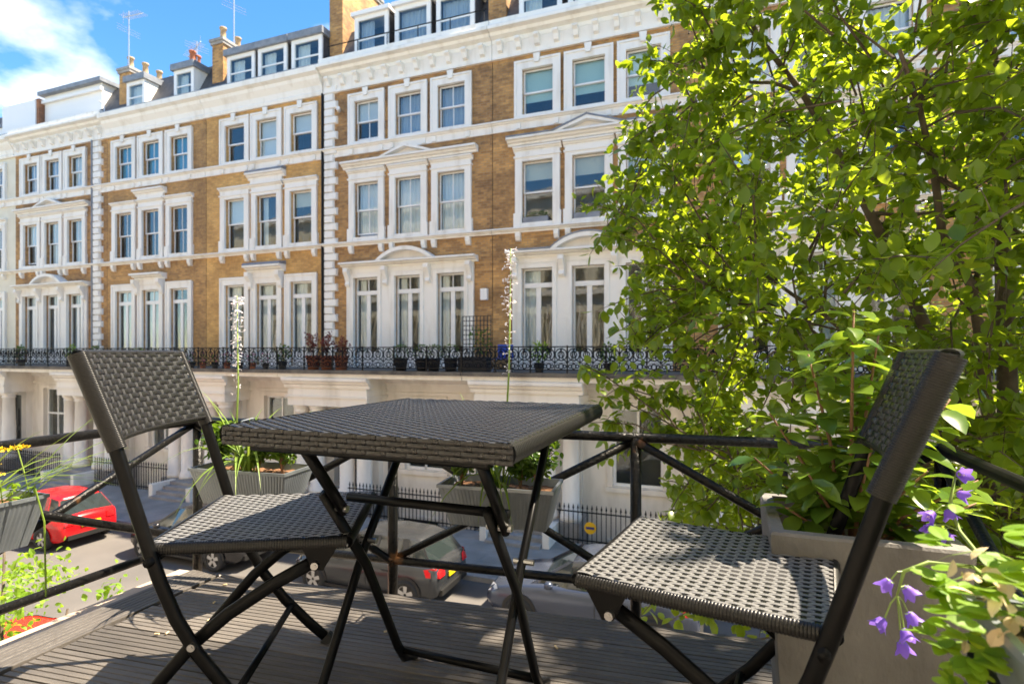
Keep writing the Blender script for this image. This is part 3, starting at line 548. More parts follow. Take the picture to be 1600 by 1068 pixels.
# ------------------------------------------------------------------ things on the opposite balcony
def leaf_geo(w, l, fold=0.25, droop=0.25):
    # pointed oval leaf along +x, folded on the midrib; returns verts, faces
    st = [(0,0),(0.22,0.75),(0.5,1.0),(0.78,0.66),(1.0,0)]
    vs_ = [(0,0,0)]; fs = []
    for t_, ww in st[1:-1]:
        z = -droop*l*t_*t_; hw = w*0.5*ww
        vs_ += [(t_*l, hw, z+fold*hw), (t_*l, 0, z), (t_*l, -hw, z+fold*hw)]
    vs_.append((l,0,-droop*l))
    fs = [(0,2,1),(0,3,2)]
    for i in (0,1):
        a = 1+i*3; fs += [(a,a+1,a+4,a+3),(a+1,a+2,a+5,a+4)]
    fs += [(7,8,10),(8,9,10)]
    return vs_, fs
LEAF = leaf_geo(0.62, 1.0)
def rot_basis(d, up):
    d = d.normalized(); s_ = up.cross(d)
    if s_.length < 1e-3: s_ = Vector((1,0,0)).cross(d)
    s_.normalize(); n = d.cross(s_); return Matrix((d, s_, n)).transposed()
def put_leaf(mb, p, d, up, size, geo=LEAF):
    B = rot_basis(d, up); mb.add([p + B @ (Vector(v)*size) for v in geo[0]], geo[1])
def rnd_dir(zb=0.0):
    while True:
        v = Vector((random.uniform(-1,1),random.uniform(-1,1),random.uniform(-1,1)))
        if 0.05 < v.length < 1: v.normalize(); v.z += zb; return v.normalized()
def bush(mb, c_, rx, ry, rz, n, size, shell=0.5):
    for _ in range(n):
        d = rnd_dir(); r_ = shell+(1-shell)*random.random()**0.6
        put_leaf(mb, Vector((c_[0]+d.x*rx*r_, c_[1]+d.y*ry*r_, c_[2]+d.z*rz*r_)), (d+rnd_dir()*0.8+Vector((0,0,.2))), rnd_dir(1.0), size*random.uniform(.7,1.2))
random.seed(11)
for i, x in enumerate((-13.55,-12.95,-12.35)):
    t = thing('potted_shrub', ('terracotta pot with bare red-leaved shrub next to the white quoins','terracotta pot with red-leaved shrub, middle of the three behind the ironwork','terracotta pot with low red shrub near the french windows')[i],'potted plant',(x,15.95,4.985),'terracotta pots on the opposite balcony')
    k = MB(); k.lathe([(0.19,0),(0.24,0.42),(0.27,0.42),(0.27,0.5),(0.23,0.5),(0.22,0.44)],x,15.95,12,4.987); k.build('pot', M['terracotta'], t, True)
    k = MB(); st = MB()
    for j in range(7):
        d = rnd_dir(1.2); h = random.uniform(.6,1.0) if i < 2 else random.uniform(.4,.7); st.tube([(x,15.95,5.4),(x+d.x*.2,15.95+d.y*.2,5.4+h*.6),(x+d.x*.42,15.95+d.y*.3,5.4+h)],0.012,4)
        for _ in range(22): q = random.uniform(.35,1.05); put_leaf(k, Vector((x+d.x*.42*q,15.95+d.y*.3*q,5.4+h*q))+rnd_dir()*.09, rnd_dir(), rnd_dir(1), 0.09)
    st.build('stem', M['brown_stem'], t); stuff(k.build('foliage', M['red_leaf'], t))
for i, x in enumerate((-9.95,-9.15,-8.72,-8.1)):
    t = thing('topiary_tub', ('dark tub with clipped round bush beside the terracotta pots','dark tub with clipped bush, second after the terracotta pots','dark tub with darker clipped bush, third after the terracotta pots','dark tub with clipped bush next to the trellis planter')[i],'topiary',(x,15.95,4.985),'clipped bushes in dark tubs on the opposite balcony')
    k = MB(); k.lathe([(0.17,0),(0.23,0.40),(0.25,0.42),(0.22,0.42)],x,15.95,10,4.987); k.build('tub', M['tub_dark'], t, True)
    k = MB(); bush(k,(x,15.95,5.58),0.27,0.27,0.27,240,0.06,.8); stuff(k.build('foliage', M['box_leaf'], t))
t = thing('trellis_planter','dark trellis planter with climbing plant next to the blue chair','planter',(-7.35,16.2,4.985))
k = MB(); k.box(-7.85,15.95,4.99,-6.85,16.35,5.45); k.build('trough', M['tub_dark'], t)
k = MB()
for i in range(9): xx=-7.85+i*.125; k.box(xx-.012,16.3,5.45,xx+.012,16.32,6.75)
for i in range(9): z=5.55+i*.15; k.box(-7.86,16.32,z,-6.84,16.335,z+.024)
k.build('trellis', M['tub_dark'], t); k = MB(); bush(k,(-7.2,16.25,6.0),0.42,0.12,0.5,160,0.09,.2); stuff(k.build('foliage', M['box_leaf'], t))
t = thing('canvas_chair','blue canvas chair behind the ironwork of the opposite balcony','chair',(-6.35,16.1,4.985))
k = MB(); k.box(-6.62,16.32,5.42,-6.1,16.35,5.85); k.build('backrest', M['blue_canvas'], t); k = MB(); k.box(-6.62,15.85,5.38,-6.1,16.3,5.41); k.build('seat', M['blue_canvas'], t)
for xx in (-6.63,-6.08):
    for a,b_ in (((15.85,4.99),(16.3,5.4)),((16.3,4.99),(15.85,5.4))): k=MB(); k.bar((xx,a[0],a[1]),(xx,b_[0],b_[1]),.025,.025,(1,0,0)); k.build('leg', M['alu'], t)
for i, c_ in enumerate((-5.86,-4.08,-2.3)):
    t = thing('window_box', ('clipped hedge in slate-grey window box next to brick party wall','clipped hedge in slate-grey window box under the pediment apex','clipped hedge in grey window box half behind the tree leaves')[i],'window box',(c_,Yw,10.05),'window boxes on the second floor sills')
    k = MB(); k.box(c_-.5,Yw-0.10,10.052,c_+.38,Yw+0.09,10.24); k.build('trough', M['lead'], t)
    k = MB(); bush(k,(c_-.06,Yw-0.01,10.31),0.46,0.11,0.12,260,0.05,.4); stuff(k.build('foliage', M['box_leaf'], t))
random.seed(31)
for i, x in enumerate((-33.6,-32.2,-30.1,-26.6,-24.9,-22.4,-14.9,-5.1,-3.0)):
    t = thing('leafy_pot', 'leafy plant in dark pot on the opposite balcony, ' + ('against the cornermost french window','between two far pots','beside the grey downpipe','under the teal blinds','amid the tan brick house','near the yellow brick party wall','beside the black downpipe','before the amber house','half behind the tree leaves')[i], 'potted plant', (x,15.9,4.985), 'leafy pots on the opposite balcony')
    k = MB(); k.lathe([(0.12,0),(0.17,0.3),(0.16,0.3)],x,15.9,8,4.987); k.build('pot', M['tub_dark'], t)
    k = MB(); bush(k,(x,15.9,5.5+.1*random.random()),0.28,0.2,0.30,110,0.11,.3); stuff(k.build('foliage', M['shrub'] if i%2 else M['box_leaf'], t))
for i in range(7):
    x = -19.3+i*0.62; t = thing('flower_pot','small pot of pink flowers behind the balcony ironwork of yellow brick house','potted plant',(x,15.8,4.985),'pink flower pots on the opposite balcony')
    k = MB(); k.lathe([(0.09,0),(0.13,0.22),(0.12,0.22)],x,15.8,8,4.987); k.build('pot', M['terracotta'] if i%2 else M['tub_dark'], t)
    k = MB(); bush(k,(x,15.8,5.36),0.16,0.13,0.16,50,0.07); stuff(k.build('foliage', M['box_leaf'], t)); k = MB(); bush(k,(x,15.76,5.42),0.17,0.13,0.16,22,0.06,.8); stuff(k.build('blossom', M['petal_pink'], t))
k = MB(); k.lathe([(0.17,0),(0.17,0.02)],0,0,16); sg = tag(k.build('round_sign', M['sign_yellow']),'round yellow sign with blue bar tied to the area railings','sign'); sg.location=(-3.45,15.48,0.62); sg.rotation_euler=(R(90),0,0)
k = MB(); k.box(-.12,-.035,0.021,.12,.035,0.026); k.build('sign_bar', M['sign_blue'], sg)

# ------------------------------------------------------------------ parked cars (front towards -x)
def car(x_rear, yc, paint, label, L=3.95, name='parked_car', wagon=0.0, z0=0.0):
    t = thing(name, label, 'car', (x_rear-L/2, yc, z0), 'cars parked along the far kerb')
    P = lambda s_: x_rear - s_*L
    # stations: s (0 rear .. 1 front), z bottom, z shoulder, half width
    st = [(0.0,0.42,0.80,0.66),(0.012,0.30,0.90,0.76),(0.05,0.24,0.95,0.82),(0.15,0.20,0.96,0.855),(0.35,0.20,0.94,0.865),(0.6,0.20,0.92,0.865),(0.70,0.20,0.91,0.86),(0.80,0.20,0.86,0.85),(0.90,0.21,0.78,0.82),(0.96,0.24,0.70,0.76),(0.992,0.30,0.60,0.66),(1.0,0.36,0.54,0.58)]
    b = MB(); ring = []
    for s_, zb, zs, hw in st:
        ring.append([(P(s_),yc-hw*.9,z0+zb),(P(s_),yc-hw,z0+zb+0.12),(P(s_),yc-hw,z0+(zb+zs)/2),(P(s_),yc-hw*.965,z0+zs-0.05),(P(s_),yc-hw*.86,z0+zs),(P(s_),yc,z0+zs+0.03),
                     (P(s_),yc+hw*.86,z0+zs),(P(s_),yc+hw*.965,z0+zs-0.05),(P(s_),yc+hw,z0+(zb+zs)/2),(P(s_),yc+hw,z0+zb+0.12),(P(s_),yc+hw*.9,z0+zb)])
    n = 11; b.add([q for r_ in ring for q in r_], [(i*n+k,i*n+k+1,(i+1)*n+k+1,(i+1)*n+k) for i in range(len(st)-1) for k in range(n-1)] + [tuple(range(n-1,-1,-1)), tuple(range((len(st)-1)*n,len(st)*n))])
    body = b.build('body', paint, t, True)
    # greenhouse: base outline and roof outline
    gb = [(0.035,0.74),(0.16,0.78),(0.40,0.79),(0.58,0.78),(0.735,0.70)]; gt = [(0.115+wagon,0.55),(0.20,0.585),(0.38,0.60),(0.50,0.59),(0.565,0.55)]; zt = (1.36,1.42,1.44,1.42,1.37)
    gl = MB(); vs_ = []
    for (s0,w0),(s1,w1),z in zip(gb,gt,zt):
        vs_ += [(P(s0),yc-w0,z0+0.90),(P(s1),yc-w1,z0+z),(P(s1),yc+w1,z0+z),(P(s0),yc+w0,z0+0.90)]
    gl.add(vs_, [(i*4+0,i*4+1,i*4+5,i*4+4) for i in range(4)] + [(i*4+2,i*4+3,i*4+7,i*4+6) for i in range(4)] + [(3,2,1,0),(16,17,18,19)])
    gl.build('window_glass', M['car_glass'], t)
    rf = MB(); vs_ = []
    for (s1,w1),z in zip(gt,zt): vs_ += [(P(s1),yc-w1-.015,z0+z-.02),(P(s1),yc-w1*.8,z0+z+.025),(P(s1),yc,z0+z+.045),(P(s1),yc+w1*.8,z0+z+.025),(P(s1),yc+w1+.015,z0+z-.02)]
    rf.add(vs_, [(i*5+k,i*5+k+1,i*5+k+6,i*5+k+5) for i in range(4) for k in range(4)] + [(4,3,2,1,0),(20,21,22,23,24)])
    rf.build('roof', paint, t, True)
    for q in (-1,1):
        for j, wd in ((0,.13),(1,.10),(2,.035),(4,.05)):
            k = MB()
            (s0,w0),(s1,w1),z = gb[j],gt[j],zt[j]
            k.add([(P(s0),yc+q*(w0+.012),z0+.89),(P(s0+wd*.5),yc+q*(w0+.012),z0+.89),(P(s1+wd*.4),yc+q*(w1+.012),z0+z),(P(s1),yc+q*(w1+.012),z0+z),(P(s0),yc+q*(w0-.02),z0+.89),(P(s0+wd*.5),yc+q*(w0-.02),z0+.89),(P(s1+wd*.4),yc+q*(w1-.02),z0+z),(P(s1),yc+q*(w1-.02),z0+z)],[(0,1,2,3),(7,6,5,4),(0,3,7,4),(1,5,6,2)]); k.build('pillar', paint, t)
        m_ = MB(); m_.lathe([(0.02,-.07),(0.085,-.05),(0.09,.03),(0.05,.07)],P(0.66),yc+q*0.93,10,z0+0.98); m_.build('wing_mirror', paint, t, True)
        d = MB(); d.box(P(0.45),yc+q*.868-.006,z0+.40,P(0.45)+.008,yc+q*.868+.006,z0+.88); d.box(P(0.30)-.16,yc+q*.868-.012,z0+.76,P(0.30),yc+q*.868+.014,z0+.79); d.box(P(.75),yc+q*.862-.01,z0+.21,P(.22),yc+q*.862+.012,z0+.27); d.build('door_trim', M['black_trim'], t)
        tl = MB(); tl.add([(P(-.006),yc+q*.44,z0+.70),(P(-.006),yc+q*.68,z0+.70),(P(.06),yc+q*.845,z0+.74),(P(.075),yc+q*.84,z0+.90),(P(.02),yc+q*.72,z0+.92),(P(-.002),yc+q*.44,z0+.88)],[(0,1,5),(1,4,5),(1,2,4),(2,3,4)]); tl.build('tail_light', M['tail_red'], t)
        hl = MB(); hl.add([(P(.998),yc+q*.36,z0+.56),(P(.985),yc+q*.68,z0+.58),(P(.925),yc+q*.80,z0+.70),(P(.94),yc+q*.70,z0+.745),(P(.985),yc+q*.40,z0+.66)],[(0,1,4),(1,3,4),(1,2,3)]); hl.build('headlight', M['head_lamp'], t)
    bp = MB(); bp.box(P(-.012),yc-.62,z0+.30,P(.03),yc+.62,z0+.42); bp.build('bumper_trim', M['black_trim'], t); bp = MB(); bp.box(P(1.008),yc-.5,z0+.26,P(.985),yc+.5,z0+.42); bp.build('bumper_trim', M['black_trim'], t)
    pl = MB(); pl.box(P(-.010)-.0,yc-.26,z0+.60,P(-.004),yc+.26,z0+.71); pl.build('number_plate', M['plate_yellow'], t)
    for s_ in (0.185, 0.812):
        for q in (-1,1):
            ya = yc+q*0.80
            w = MB()
            prof = [(0.20,-.10),(0.29,-.10),(0.315,-.07),(0.315,.07),(0.29,.10),(0.20,.10)]
            m = 20; w.add([(P(s_)+r_*cos(2*pi*k/m), ya+dy_, z0+0.315+r_*sin(2*pi*k/m)) for r_,dy_ in prof for k in range(m)],[(i*m+k,i*m+(k+1)%m,((i+1)%6)*m+(k+1)%m,((i+1)%6)*m+k) for i in range(6) for k in range(m)])
            wh = w.build('tyre', M['rubber'], t, True)
            r_ = MB(); yo = ya+q*0.085
            for k in range(5):
                a0 = 2*pi*k/5+.3; d0 = Vector((cos(a0),0,sin(a0))); e0 = Vector((-sin(a0),0,cos(a0))); c0 = Vector((P(s_),yo,z0+.315))
                r_.add([c0+e0*.035+d0*.03,c0-e0*.035+d0*.03,c0-e0*.05+d0*.205,c0+e0*.05+d0*.205],[(0,1,2,3)])
            m=20; r_.add([(P(s_)+rr*cos(2*pi*k/m),yo-q*.01,z0+.315+rr*sin(2*pi*k/m)) for rr in (.185,.212) for k in range(m)],[(k,(k+1)%m,m+(k+1)%m,m+k) for k in range(m)])
            r_.lathe([(0.05,0),(0.05,0.01)],0,0,8) if False else None
            r_.build('rim', M['rim'], wh)
            d = MB(); d.add([(P(s_)+.2*cos(2*pi*k/m),yo-q*.03,z0+.315+.2*sin(2*pi*k/m)) for k in range(m)],[tuple(range(m))]); d.build('brake_disc', M['black_trim'], wh)
            ar = MB(); m=14; pts=[(P(s_)+.37*cos(pi*k/m),z0+.33+.37*sin(pi*k/m)) for k in range(m+1)]
            ar.extr_y(pts, yc+q*.868-.004, yc+q*.868+.003) if q>0 else ar.extr_y(pts, yc+q*.868-.003, yc+q*.868+.004); ar.build('wheel_arch', M['black_trim'], t)
    return t
def paint(n, c_, metal=0.0): return mat(n, c_, 0.22, metal=metal, spec=0.6)
car(-5.70, 11.35, paint('grey_paint',(0.045,0.048,0.052),0.4), 'grey hatchback with red tail lights parked below the railing')
car(-11.35, 11.40, paint('black_paint',(0.012,0.012,0.014)), 'black hatchback parked between the red car and the grey hatchback', 4.1)
car(-17.2, 10.8, paint('red_paint',(0.50,0.008,0.012)), 'bright red hatchback with yellow rear number plate', 3.8)
car(-0.35, 11.45, paint('blue_grey_paint',(0.055,0.068,0.10),0.3), 'blue grey car with spoked wheels half hidden by leaves', 4.3)
car(-8.2, 5.0, paint('red_paint_near',(0.60,0.03,0.012)), 'orange red car roof at the near kerb below the deck edge', 4.0)

# ------------------------------------------------------------------ our balcony: slab, deck, railing
b = MB(); b.add([(-2.17,-1.1,DECK-.05),(0.85,-1.1,DECK-.05),(0.85,1.98,DECK-.05),(-2.17,1.72,DECK-.05),(-2.17,-1.1,DECK-.42),(0.85,-1.1,DECK-.42),(0.85,1.98,DECK-.42),(-2.17,1.72,DECK-.42)],[(0,1,2,3),(7,6,5,4),(0,4,5,1),(1,5,6,2),(2,6,7,3),(3,7,4,0)])
slab = struct(b.build('balcony_slab', M['stone']))
porch = thing('porch','stucco porch carrying the timber balcony deck','porch',(-0.6,0.3,0))
b = MB(); b.box(-2.05,-1.1,0,0.75,0.9,DECK-.422); b.build('wall', M['stucco_low'], porch)
for xx in (-1.85,0.5): b = MB(); b.lathe([(0.25,0),(0.25,.2),(0.2,.25),(0.17,DECK-.7),(0.25,DECK-.5),(0.25,DECK-.422)],xx,1.45,14); b.build('column', M['stucco_low'], porch, True)
deck = struct(bpy.data.objects.new('deck', None)); col.objects.link(deck); deck['_o'] = (0,0,0)
def board_mesh(length, width, name, grooves=7, depth=0.0045):
    pr = []; n = grooves; p = width/n
    for i in range(n):
        x = -width/2+i*p
        pr += [(x+.0005 if i==0 else x+.0016,0.0),(x+p-.0036,0.0),(x+p-.0030,-depth),(x+p-.0006,-depth)] if i < n-1 else [(x+.0016,0.0),(width/2-.0015,0.0),(width/2,-.002)]
    pr += [(width/2,-.024),(-width/2,-.024),(-width/2,-.002)]
    m = len(pr); vs_ = [(-length/2,y,z) for y,z in pr]+[(length/2,y,z) for y,z in pr]
    me = bpy.data.meshes.new(name); me.from_pydata(vs_,[],[tuple(range(m-1,-1,-1)),tuple(range(m,2*m))]+[(i,(i+1)%m,(i+1)%m+m,i+m) for i in range(m)]); me.materials.append(M['deck']); return me
ang = math.atan2(0.22, 2.13); me = board_mesh(2.62, 0.142, 'deck_board')
ux, uy = cos(ang), sin(ang)
for i in range(15):
    o = bpy.data.objects.new('deck_board', me); col.objects.link(o); o.parent = deck
    # centre line measured back from the front edge
    q = 0.078 + i*0.1465; cx = -0.54 - uy*0; cyy = 1.65+0.1033*(cx+2.0) - q/ux
    o.location = (cx + random.uniform(-.004,.004), cyy, DECK + random.uniform(-.0008,.0008) - 0.0012); o.rotation_euler = (0,0,ang)
me2 = board_mesh(2.75, 0.142, 'border_board')
o = bpy.data.objects.new('deck_board', me2); col.objects.link(o); o.parent = deck; o.location = (-1.93, 0.27, DECK+0.0005); o.rotation_euler = (0,0,R(90))
def deck_front(x): return 1.65+0.1033*(x+2.0)
RT = DECK+0.595; RL = DECK+0.10
rl = thing('balcony_railing','weathered black iron railing with crossed braces round the deck','railing',(-0.7,1.8,DECK))
cA, cB, cC, cD = (-2.04,-0.9), (-2.04,1.70), (0.61,1.97), (0.61,-0.9)
def rail_seg(p, q, n):
    top = MB(); top.tube([(p[0],p[1],RT),(q[0],q[1],RT)],0.0165,10); top.build('top_rail', M['rail'], rl, True)
    lo = MB(); lo.tube([(p[0],p[1],RL),(q[0],q[1],RL)],0.0155,10); lo.build('lower_rail', M['rail'], rl, True)
    ts = n
    P_ = [(p[0]+(q[0]-p[0])*t_, p[1]+(q[1]-p[1])*t_) for t_ in ts]
    for x,y in P_[1:]:
        k = MB(); k.tube([(x,y,DECK-.3),(x,y,RT)],0.0185,10); k.build('post', M['rail'], rl, True)
    dv = Vector((q[0]-p[0],q[1]-p[1],0)).normalized(); nv = Vector((-dv.y,dv.x,0))*0.012
    for (xa,ya),(xb,yb) in zip(P_[:-1],P_[1:]):
        for z0,z1,sg_ in ((RL,RT-.01,1),(RT-.01,RL,-1)):
            k = MB(); k.tube([Vector((xa,ya,z0))+nv*sg_,Vector((xb,yb,z1))+nv*sg_],0.0145,8); k.build('brace', M['rail'], rl, True)
rail_seg(cA, cB, (0,0.18,0.59,1.0)); rail_seg(cB, cC, (0,0.335,0.67,1.0)); rail_seg(cD, cC, (0,0.3,0.66,1.0))

# ------------------------------------------------------------------ weaving
def weave(S, nu, nv, h, m_warp, m_weft, parent, name, phase=0):
    # strands i run along v; each passes over three cross strands and under one, staggered from strand to strand
    a = MB(); b = MB()
    def pt(u, v, hh):
        p, n = S(u/nu, v/nv); return p + n*hh
    for i in range(nu):
        k0 = (-2*(i % 2) + phase) % 4
        unders = [j for j in range(-4, nv+5) if (j - k0) % 4 == 0]
        for j in unders:
            s0, s1 = max(0, j+1-0.12), min(nv, j+4+0.12)
            if s1-s0 > 0.4:
                rows = []
                for q in range(6):
                    t_ = q/5; v = s0+(s1-s0)*t_; hh = h*(0.10+0.90*max(0,sin(pi*t_))**0.55)
                    rows += [pt(i+0.05,v,hh*0.72), pt(i+0.28,v,hh), pt(i+0.72,v,hh), pt(i+0.95,v,hh*0.72)]
                a.add(rows, [(q*4+k,q*4+k+1,q*4+k+5,q*4+k+4) for q in range(5) for k in range(3)])
            if 0 <= j < nv:
                rows = []
                for q in range(4):
                    t_ = q/3; u = min(nu,max(0,i-0.25+1.5*t_)); hh = h*(0.02+0.42*sin(pi*t_))
                    rows += [pt(u,j+0.06,hh*.8), pt(u,j+0.5,hh), pt(u,j+0.94,hh*.8)]
                b.add(rows, [(q*3+k,q*3+k+1,q*3+k+4,q*3+k+3) for q in range(3) for k in range(2)])
    stuff(a.build(name, m_warp, parent, True)); stuff(b.build(name, m_weft, parent, True))

def make_chair(label, loc, rz):
    t = thing('folding_chair', label, 'chair', (0,0,0), 'woven folding chairs on the deck')
    F_ = M['frame']
    hw = 0.222
    for q in (-1,1):
        y = q*hw
        post = [(-0.140,y,0.865),(-0.105,y,0.775),(-0.066,y,0.680),(-0.030,y,0.56),(0.002,y,0.455),(0.028,y,0.375),(0.060,y,0.295),(0.105,y,0.215),(0.165,y,0.135),(0.235,y,0.062),(0.290,y,0.010)]
        k = MB(); k.sweep(post, 0.017, 0.028, (0,1,0)); k.build('back_leg', F_, t, True)
        k = MB(); k.sweep([(0.282,y,0.018),(0.298,y,0.003)],0.024,0.040,(0,1,0)); k.build('foot_cap', M['rubber'], t)
        yi = q*(hw-0.026)
        k = MB(); k.sweep([(0.350,yi,0.400),(0.26,yi,0.352),(0.16,yi,0.288),(0.085,yi,0.225),(0.02,yi,0.150),(-0.05,yi,0.066),(-0.10,yi,0.004)], 0.017, 0.029, (0,1,0)); k.build('front_leg', F_, t, True)
        k = MB(); k.extr_y([(0.325,0.438),(0.405,0.438),(0.388,0.41),(0.372,0.384),(0.350,0.386),(0.340,0.405)], q*(hw-0.010)-.003, q*(hw-0.010)+.003); k.build('hinge_plate', F_, t)
        for x,z,yy in ((0.355,0.398,q*(hw-0.005)),(0.098,0.236,q*(hw+0.008))):
            k = MB(); k.tube([(x,yy-0.006*q,z),(x,yy+0.009*q,z)],0.0085,10); k.tube([(x,yy+0.009*q,z),(x,yy+0.012*q,z)],0.0045,8); k.build('bolt', M['steel'], t)
        k = MB(); k.sweep([(0.0,q*0.200,0.438),(0.42,q*0.200,0.441)],0.022,0.018,(0,1,0)); k.build('seat_rail', F_, t)
    for x,z in ((0.185,0.118),(-0.055,0.060)):
        k = MB(); k.tube([(x,-hw,z),(x,hw,z)],0.0095,8); k.build('stretcher', F_, t, True)
    k = MB(); k.tube([(0.012,-hw-.022,0.425),(0.012,hw+.022,0.425)],0.0095,10); k.build('pivot_rod', F_, t, True)
    # seat
    W2, L2 = 0.207, 0.43
    def top(u, v):      # u across, v from back to front
        x = -0.005+L2*v; y = -W2+2*W2*u
        z = 0.455 + 0.010*(v-0.35)**2 - 0.004*sin(pi*u)
        return Vector((x,y,z)), Vector((0,0,1))
    k = MB(); k.box(-0.004,-W2+.004,0.432,L2-0.010,W2-.004,0.4525); core = k.build('seat', M['under'], t)
    weave(top, 38, 42, 0.0030, M['strand_sunlit'], M['strand_dark'], core, 'seat_weave')
    e = MB()      # strands wrapped round the four edges
    def wrap(p0, p1, n, out, wdt):
        p0, p1, out = Vector(p0), Vector(p1), Vector(out); d = (p1-p0)/n
        for i in range(n):
            a = p0+d*(i+0.06); b_ = p0+d*(i+0.94); rows = []
            for an in (100,60,20,-20,-60,-100):
                off = out*(cos(R(an))*wdt) + Vector((0,0,1))*(sin(R(an))*0.0135); rows += [a+off, (a+b_)/2+off*1.10, b_+off]
            e.add(rows, [(q*3+k,q*3+k+1,q*3+k+4,q*3+k+3) for q in range(5) for k in range(2)])
    wrap((-0.005,-W2,0.4435),(0.425,-W2,0.4435),76,(0,-1,0),0.010); wrap((-0.005,W2,0.4435),(0.425,W2,0.4435),76,(0,1,0),0.010)
    wrap((0.425,-W2,0.4435),(0.425,W2,0.4435),72,(1,0,0),0.012); wrap((-0.005,-W2,0.4435),(-0.005,W2,0.4435),72,(-1,0,0),0.010)
    stuff(e.build('edge_wrap', M['strand_brown'], core, True))
    # backrest: bowed woven panel between the posts
    def back(sgn):
        def f(u, v):    # u up, v across
            zc = 0.690+0.186*u; x0 = -0.066-0.075*u*0.98; y = -hw+2*hw*v; bow = -0.030*(1-(2*v-1)**2)
            n = Vector((0.93,0.24*(2*v-1)*-1,0.36)).normalized()*sgn
            return Vector((x0+bow,y,zc)) + n*0.009, n
        return f
    k = MB(); nseg = 10; rows = []
    for i in range(nseg+1):
        y = -hw+2*hw*i/nseg; bow = -0.030*(1-(2*i/nseg-1)**2)
        for dx_, uz in ((0.0065,0),(0.0065,1),(-0.0065,1),(-0.0065,0)): rows.append((-0.066-0.0735*uz+bow+dx_, y, 0.689+0.188*uz+dx_*.3))
    k.add(rows, [(i*4+q,i*4+(q+1)%4,(i+1)*4+(q+1)%4,(i+1)*4+q) for i in range(nseg) for q in range(4)]); panel = k.build('backrest', M['under'], t)
    weave(back(1), 15, 36, 0.0040, M['strand_dark'], M['strand_sheen'], panel, 'back_weave'); weave(back(-1), 15, 36, 0.0040, M['strand_dark'], M['strand_sheen'], panel, 'back_weave', 2)
    e = MB()
    def ringwrap(c0, c1, n, ax, rx, rz_, up):
        c0, c1, ax, up = Vector(c0), Vector(c1), Vector(ax).normalized(), Vector(up).normalized(); d = (c1-c0)/n
        for i in range(n):
            rows = []
            for f_ in (0.05,0.5,0.95):
                c_ = c0+d*(i+f_); s_ = 1.06 if f_ == 0.5 else 1.0
                rows += [c_+ax*(cos(2*pi*k/12)*rx*s_)+up*(sin(2*pi*k/12)*rz_*s_) for k in range(12)]
            e.add(rows, [(q*12+k,q*12+(k+1)%12,(q+1)*12+(k+1)%12,(q+1)*12+k) for q in range(2) for k in range(12)])
    for q in (-1,1): ringwrap((-0.060,q*hw,0.668),(-0.1415,q*hw,0.876),58,(0.93,0,0.36),0.0195,0.0130,(0,1,0))
    for uz in (0.0,1.0):
        for i in range(nseg):
            ya, yb = -hw+2*hw*i/nseg, -hw+2*hw*(i+1)/nseg; ba, bb = (-0.030*(1-(2*w_/nseg-1)**2) for w_ in (i,i+1))
            ringwrap((-0.066-.0735*uz+ba,ya,0.689+.188*uz),(-0.066-.0735*uz+bb,yb,0.689+.188*uz),5,(1,0,0),0.0125,0.008,(0,0,1))
    stuff(e.build('edge_wrap', M['strand_brown'], panel, True))
    t.location = loc; t.rotation_euler = (0,0,rz)
    return t
make_chair('black woven folding chair turned to the table beside the yellow flowers', (-1.275,1.05,DECK), R(27.0))
make_chair('black woven folding chair with sunlit seat in front of the concrete planter', (0.195,1.175,DECK), R(171.0))

# ------------------------------------------------------------------ table
tb = thing('folding_table','square black woven folding table between the two chairs','table',(-0.67,1.27,DECK))
TX0, TX1, TY0, TY1, TZ = -1.005,-0.335,0.895,1.645, EYE-0.157
k = MB(); k.box(TX0+.006,TY0+.006,TZ-.040,TX1-.006,TY1-.006,TZ-.004); core = k.build('table_top', M['under'], tb)
def ttop(u, v): return Vector((TX0+(TX1-TX0)*v, TY0+(TY1-TY0)*u, TZ-0.0025)), Vector((0,0,1))
weave(ttop, 60, 60, 0.0040, M['strand_dark'], M['strand_sheen'], core, 'top_weave')
def tfront(u, v): return Vector((TX0+(TX1-TX0)*v, TY0+.002, TZ-0.041+0.040*u)), Vector((0,-1,0))
weave(tfront, 4, 60, 0.0062, M['strand_edge'], M['strand_dark'], core, 'edge_weave')
def tback(u, v): return Vector((TX1-(TX1-TX0)*v, TY1-.002, TZ-0.041+0.040*u)), Vector((0,1,0))
weave(tback, 4, 60, 0.0062, M['strand_edge'], M['strand_dark'], core, 'edge_weave')
e = MB()
for X, sx in ((TX0,-1),(TX1,1)):
    n = 88
    for i in range(n):
        ya = TY0+(TY1-TY0)*(i+.05)/n; yb = TY0+(TY1-TY0)*(i+.95)/n; rows = []
        for an in (95,70,40,10,-10,-40,-80):
            ox, oz = cos(R(an))*0.016, sin(R(an))*0.021
            rows += [(X-sx*.010+sx*ox,ya,TZ-.0195+oz),(X-sx*.010+sx*ox*1.09,(ya+yb)/2,TZ-.0195+oz*1.04),(X-sx*.010+sx*ox,yb,TZ-.0195+oz)]
        e.add(rows, [(q*3+j,q*3+j+1,q*3+j+4,q*3+j+3) for q in range(6) for j in range(2)])
stuff(e.build('edge_wrap', M['strand_brown'], core, True))
zt = TZ-.04-DECK; F_ = M['frame']
def tp(x,y,z): return (x,y,DECK+z)
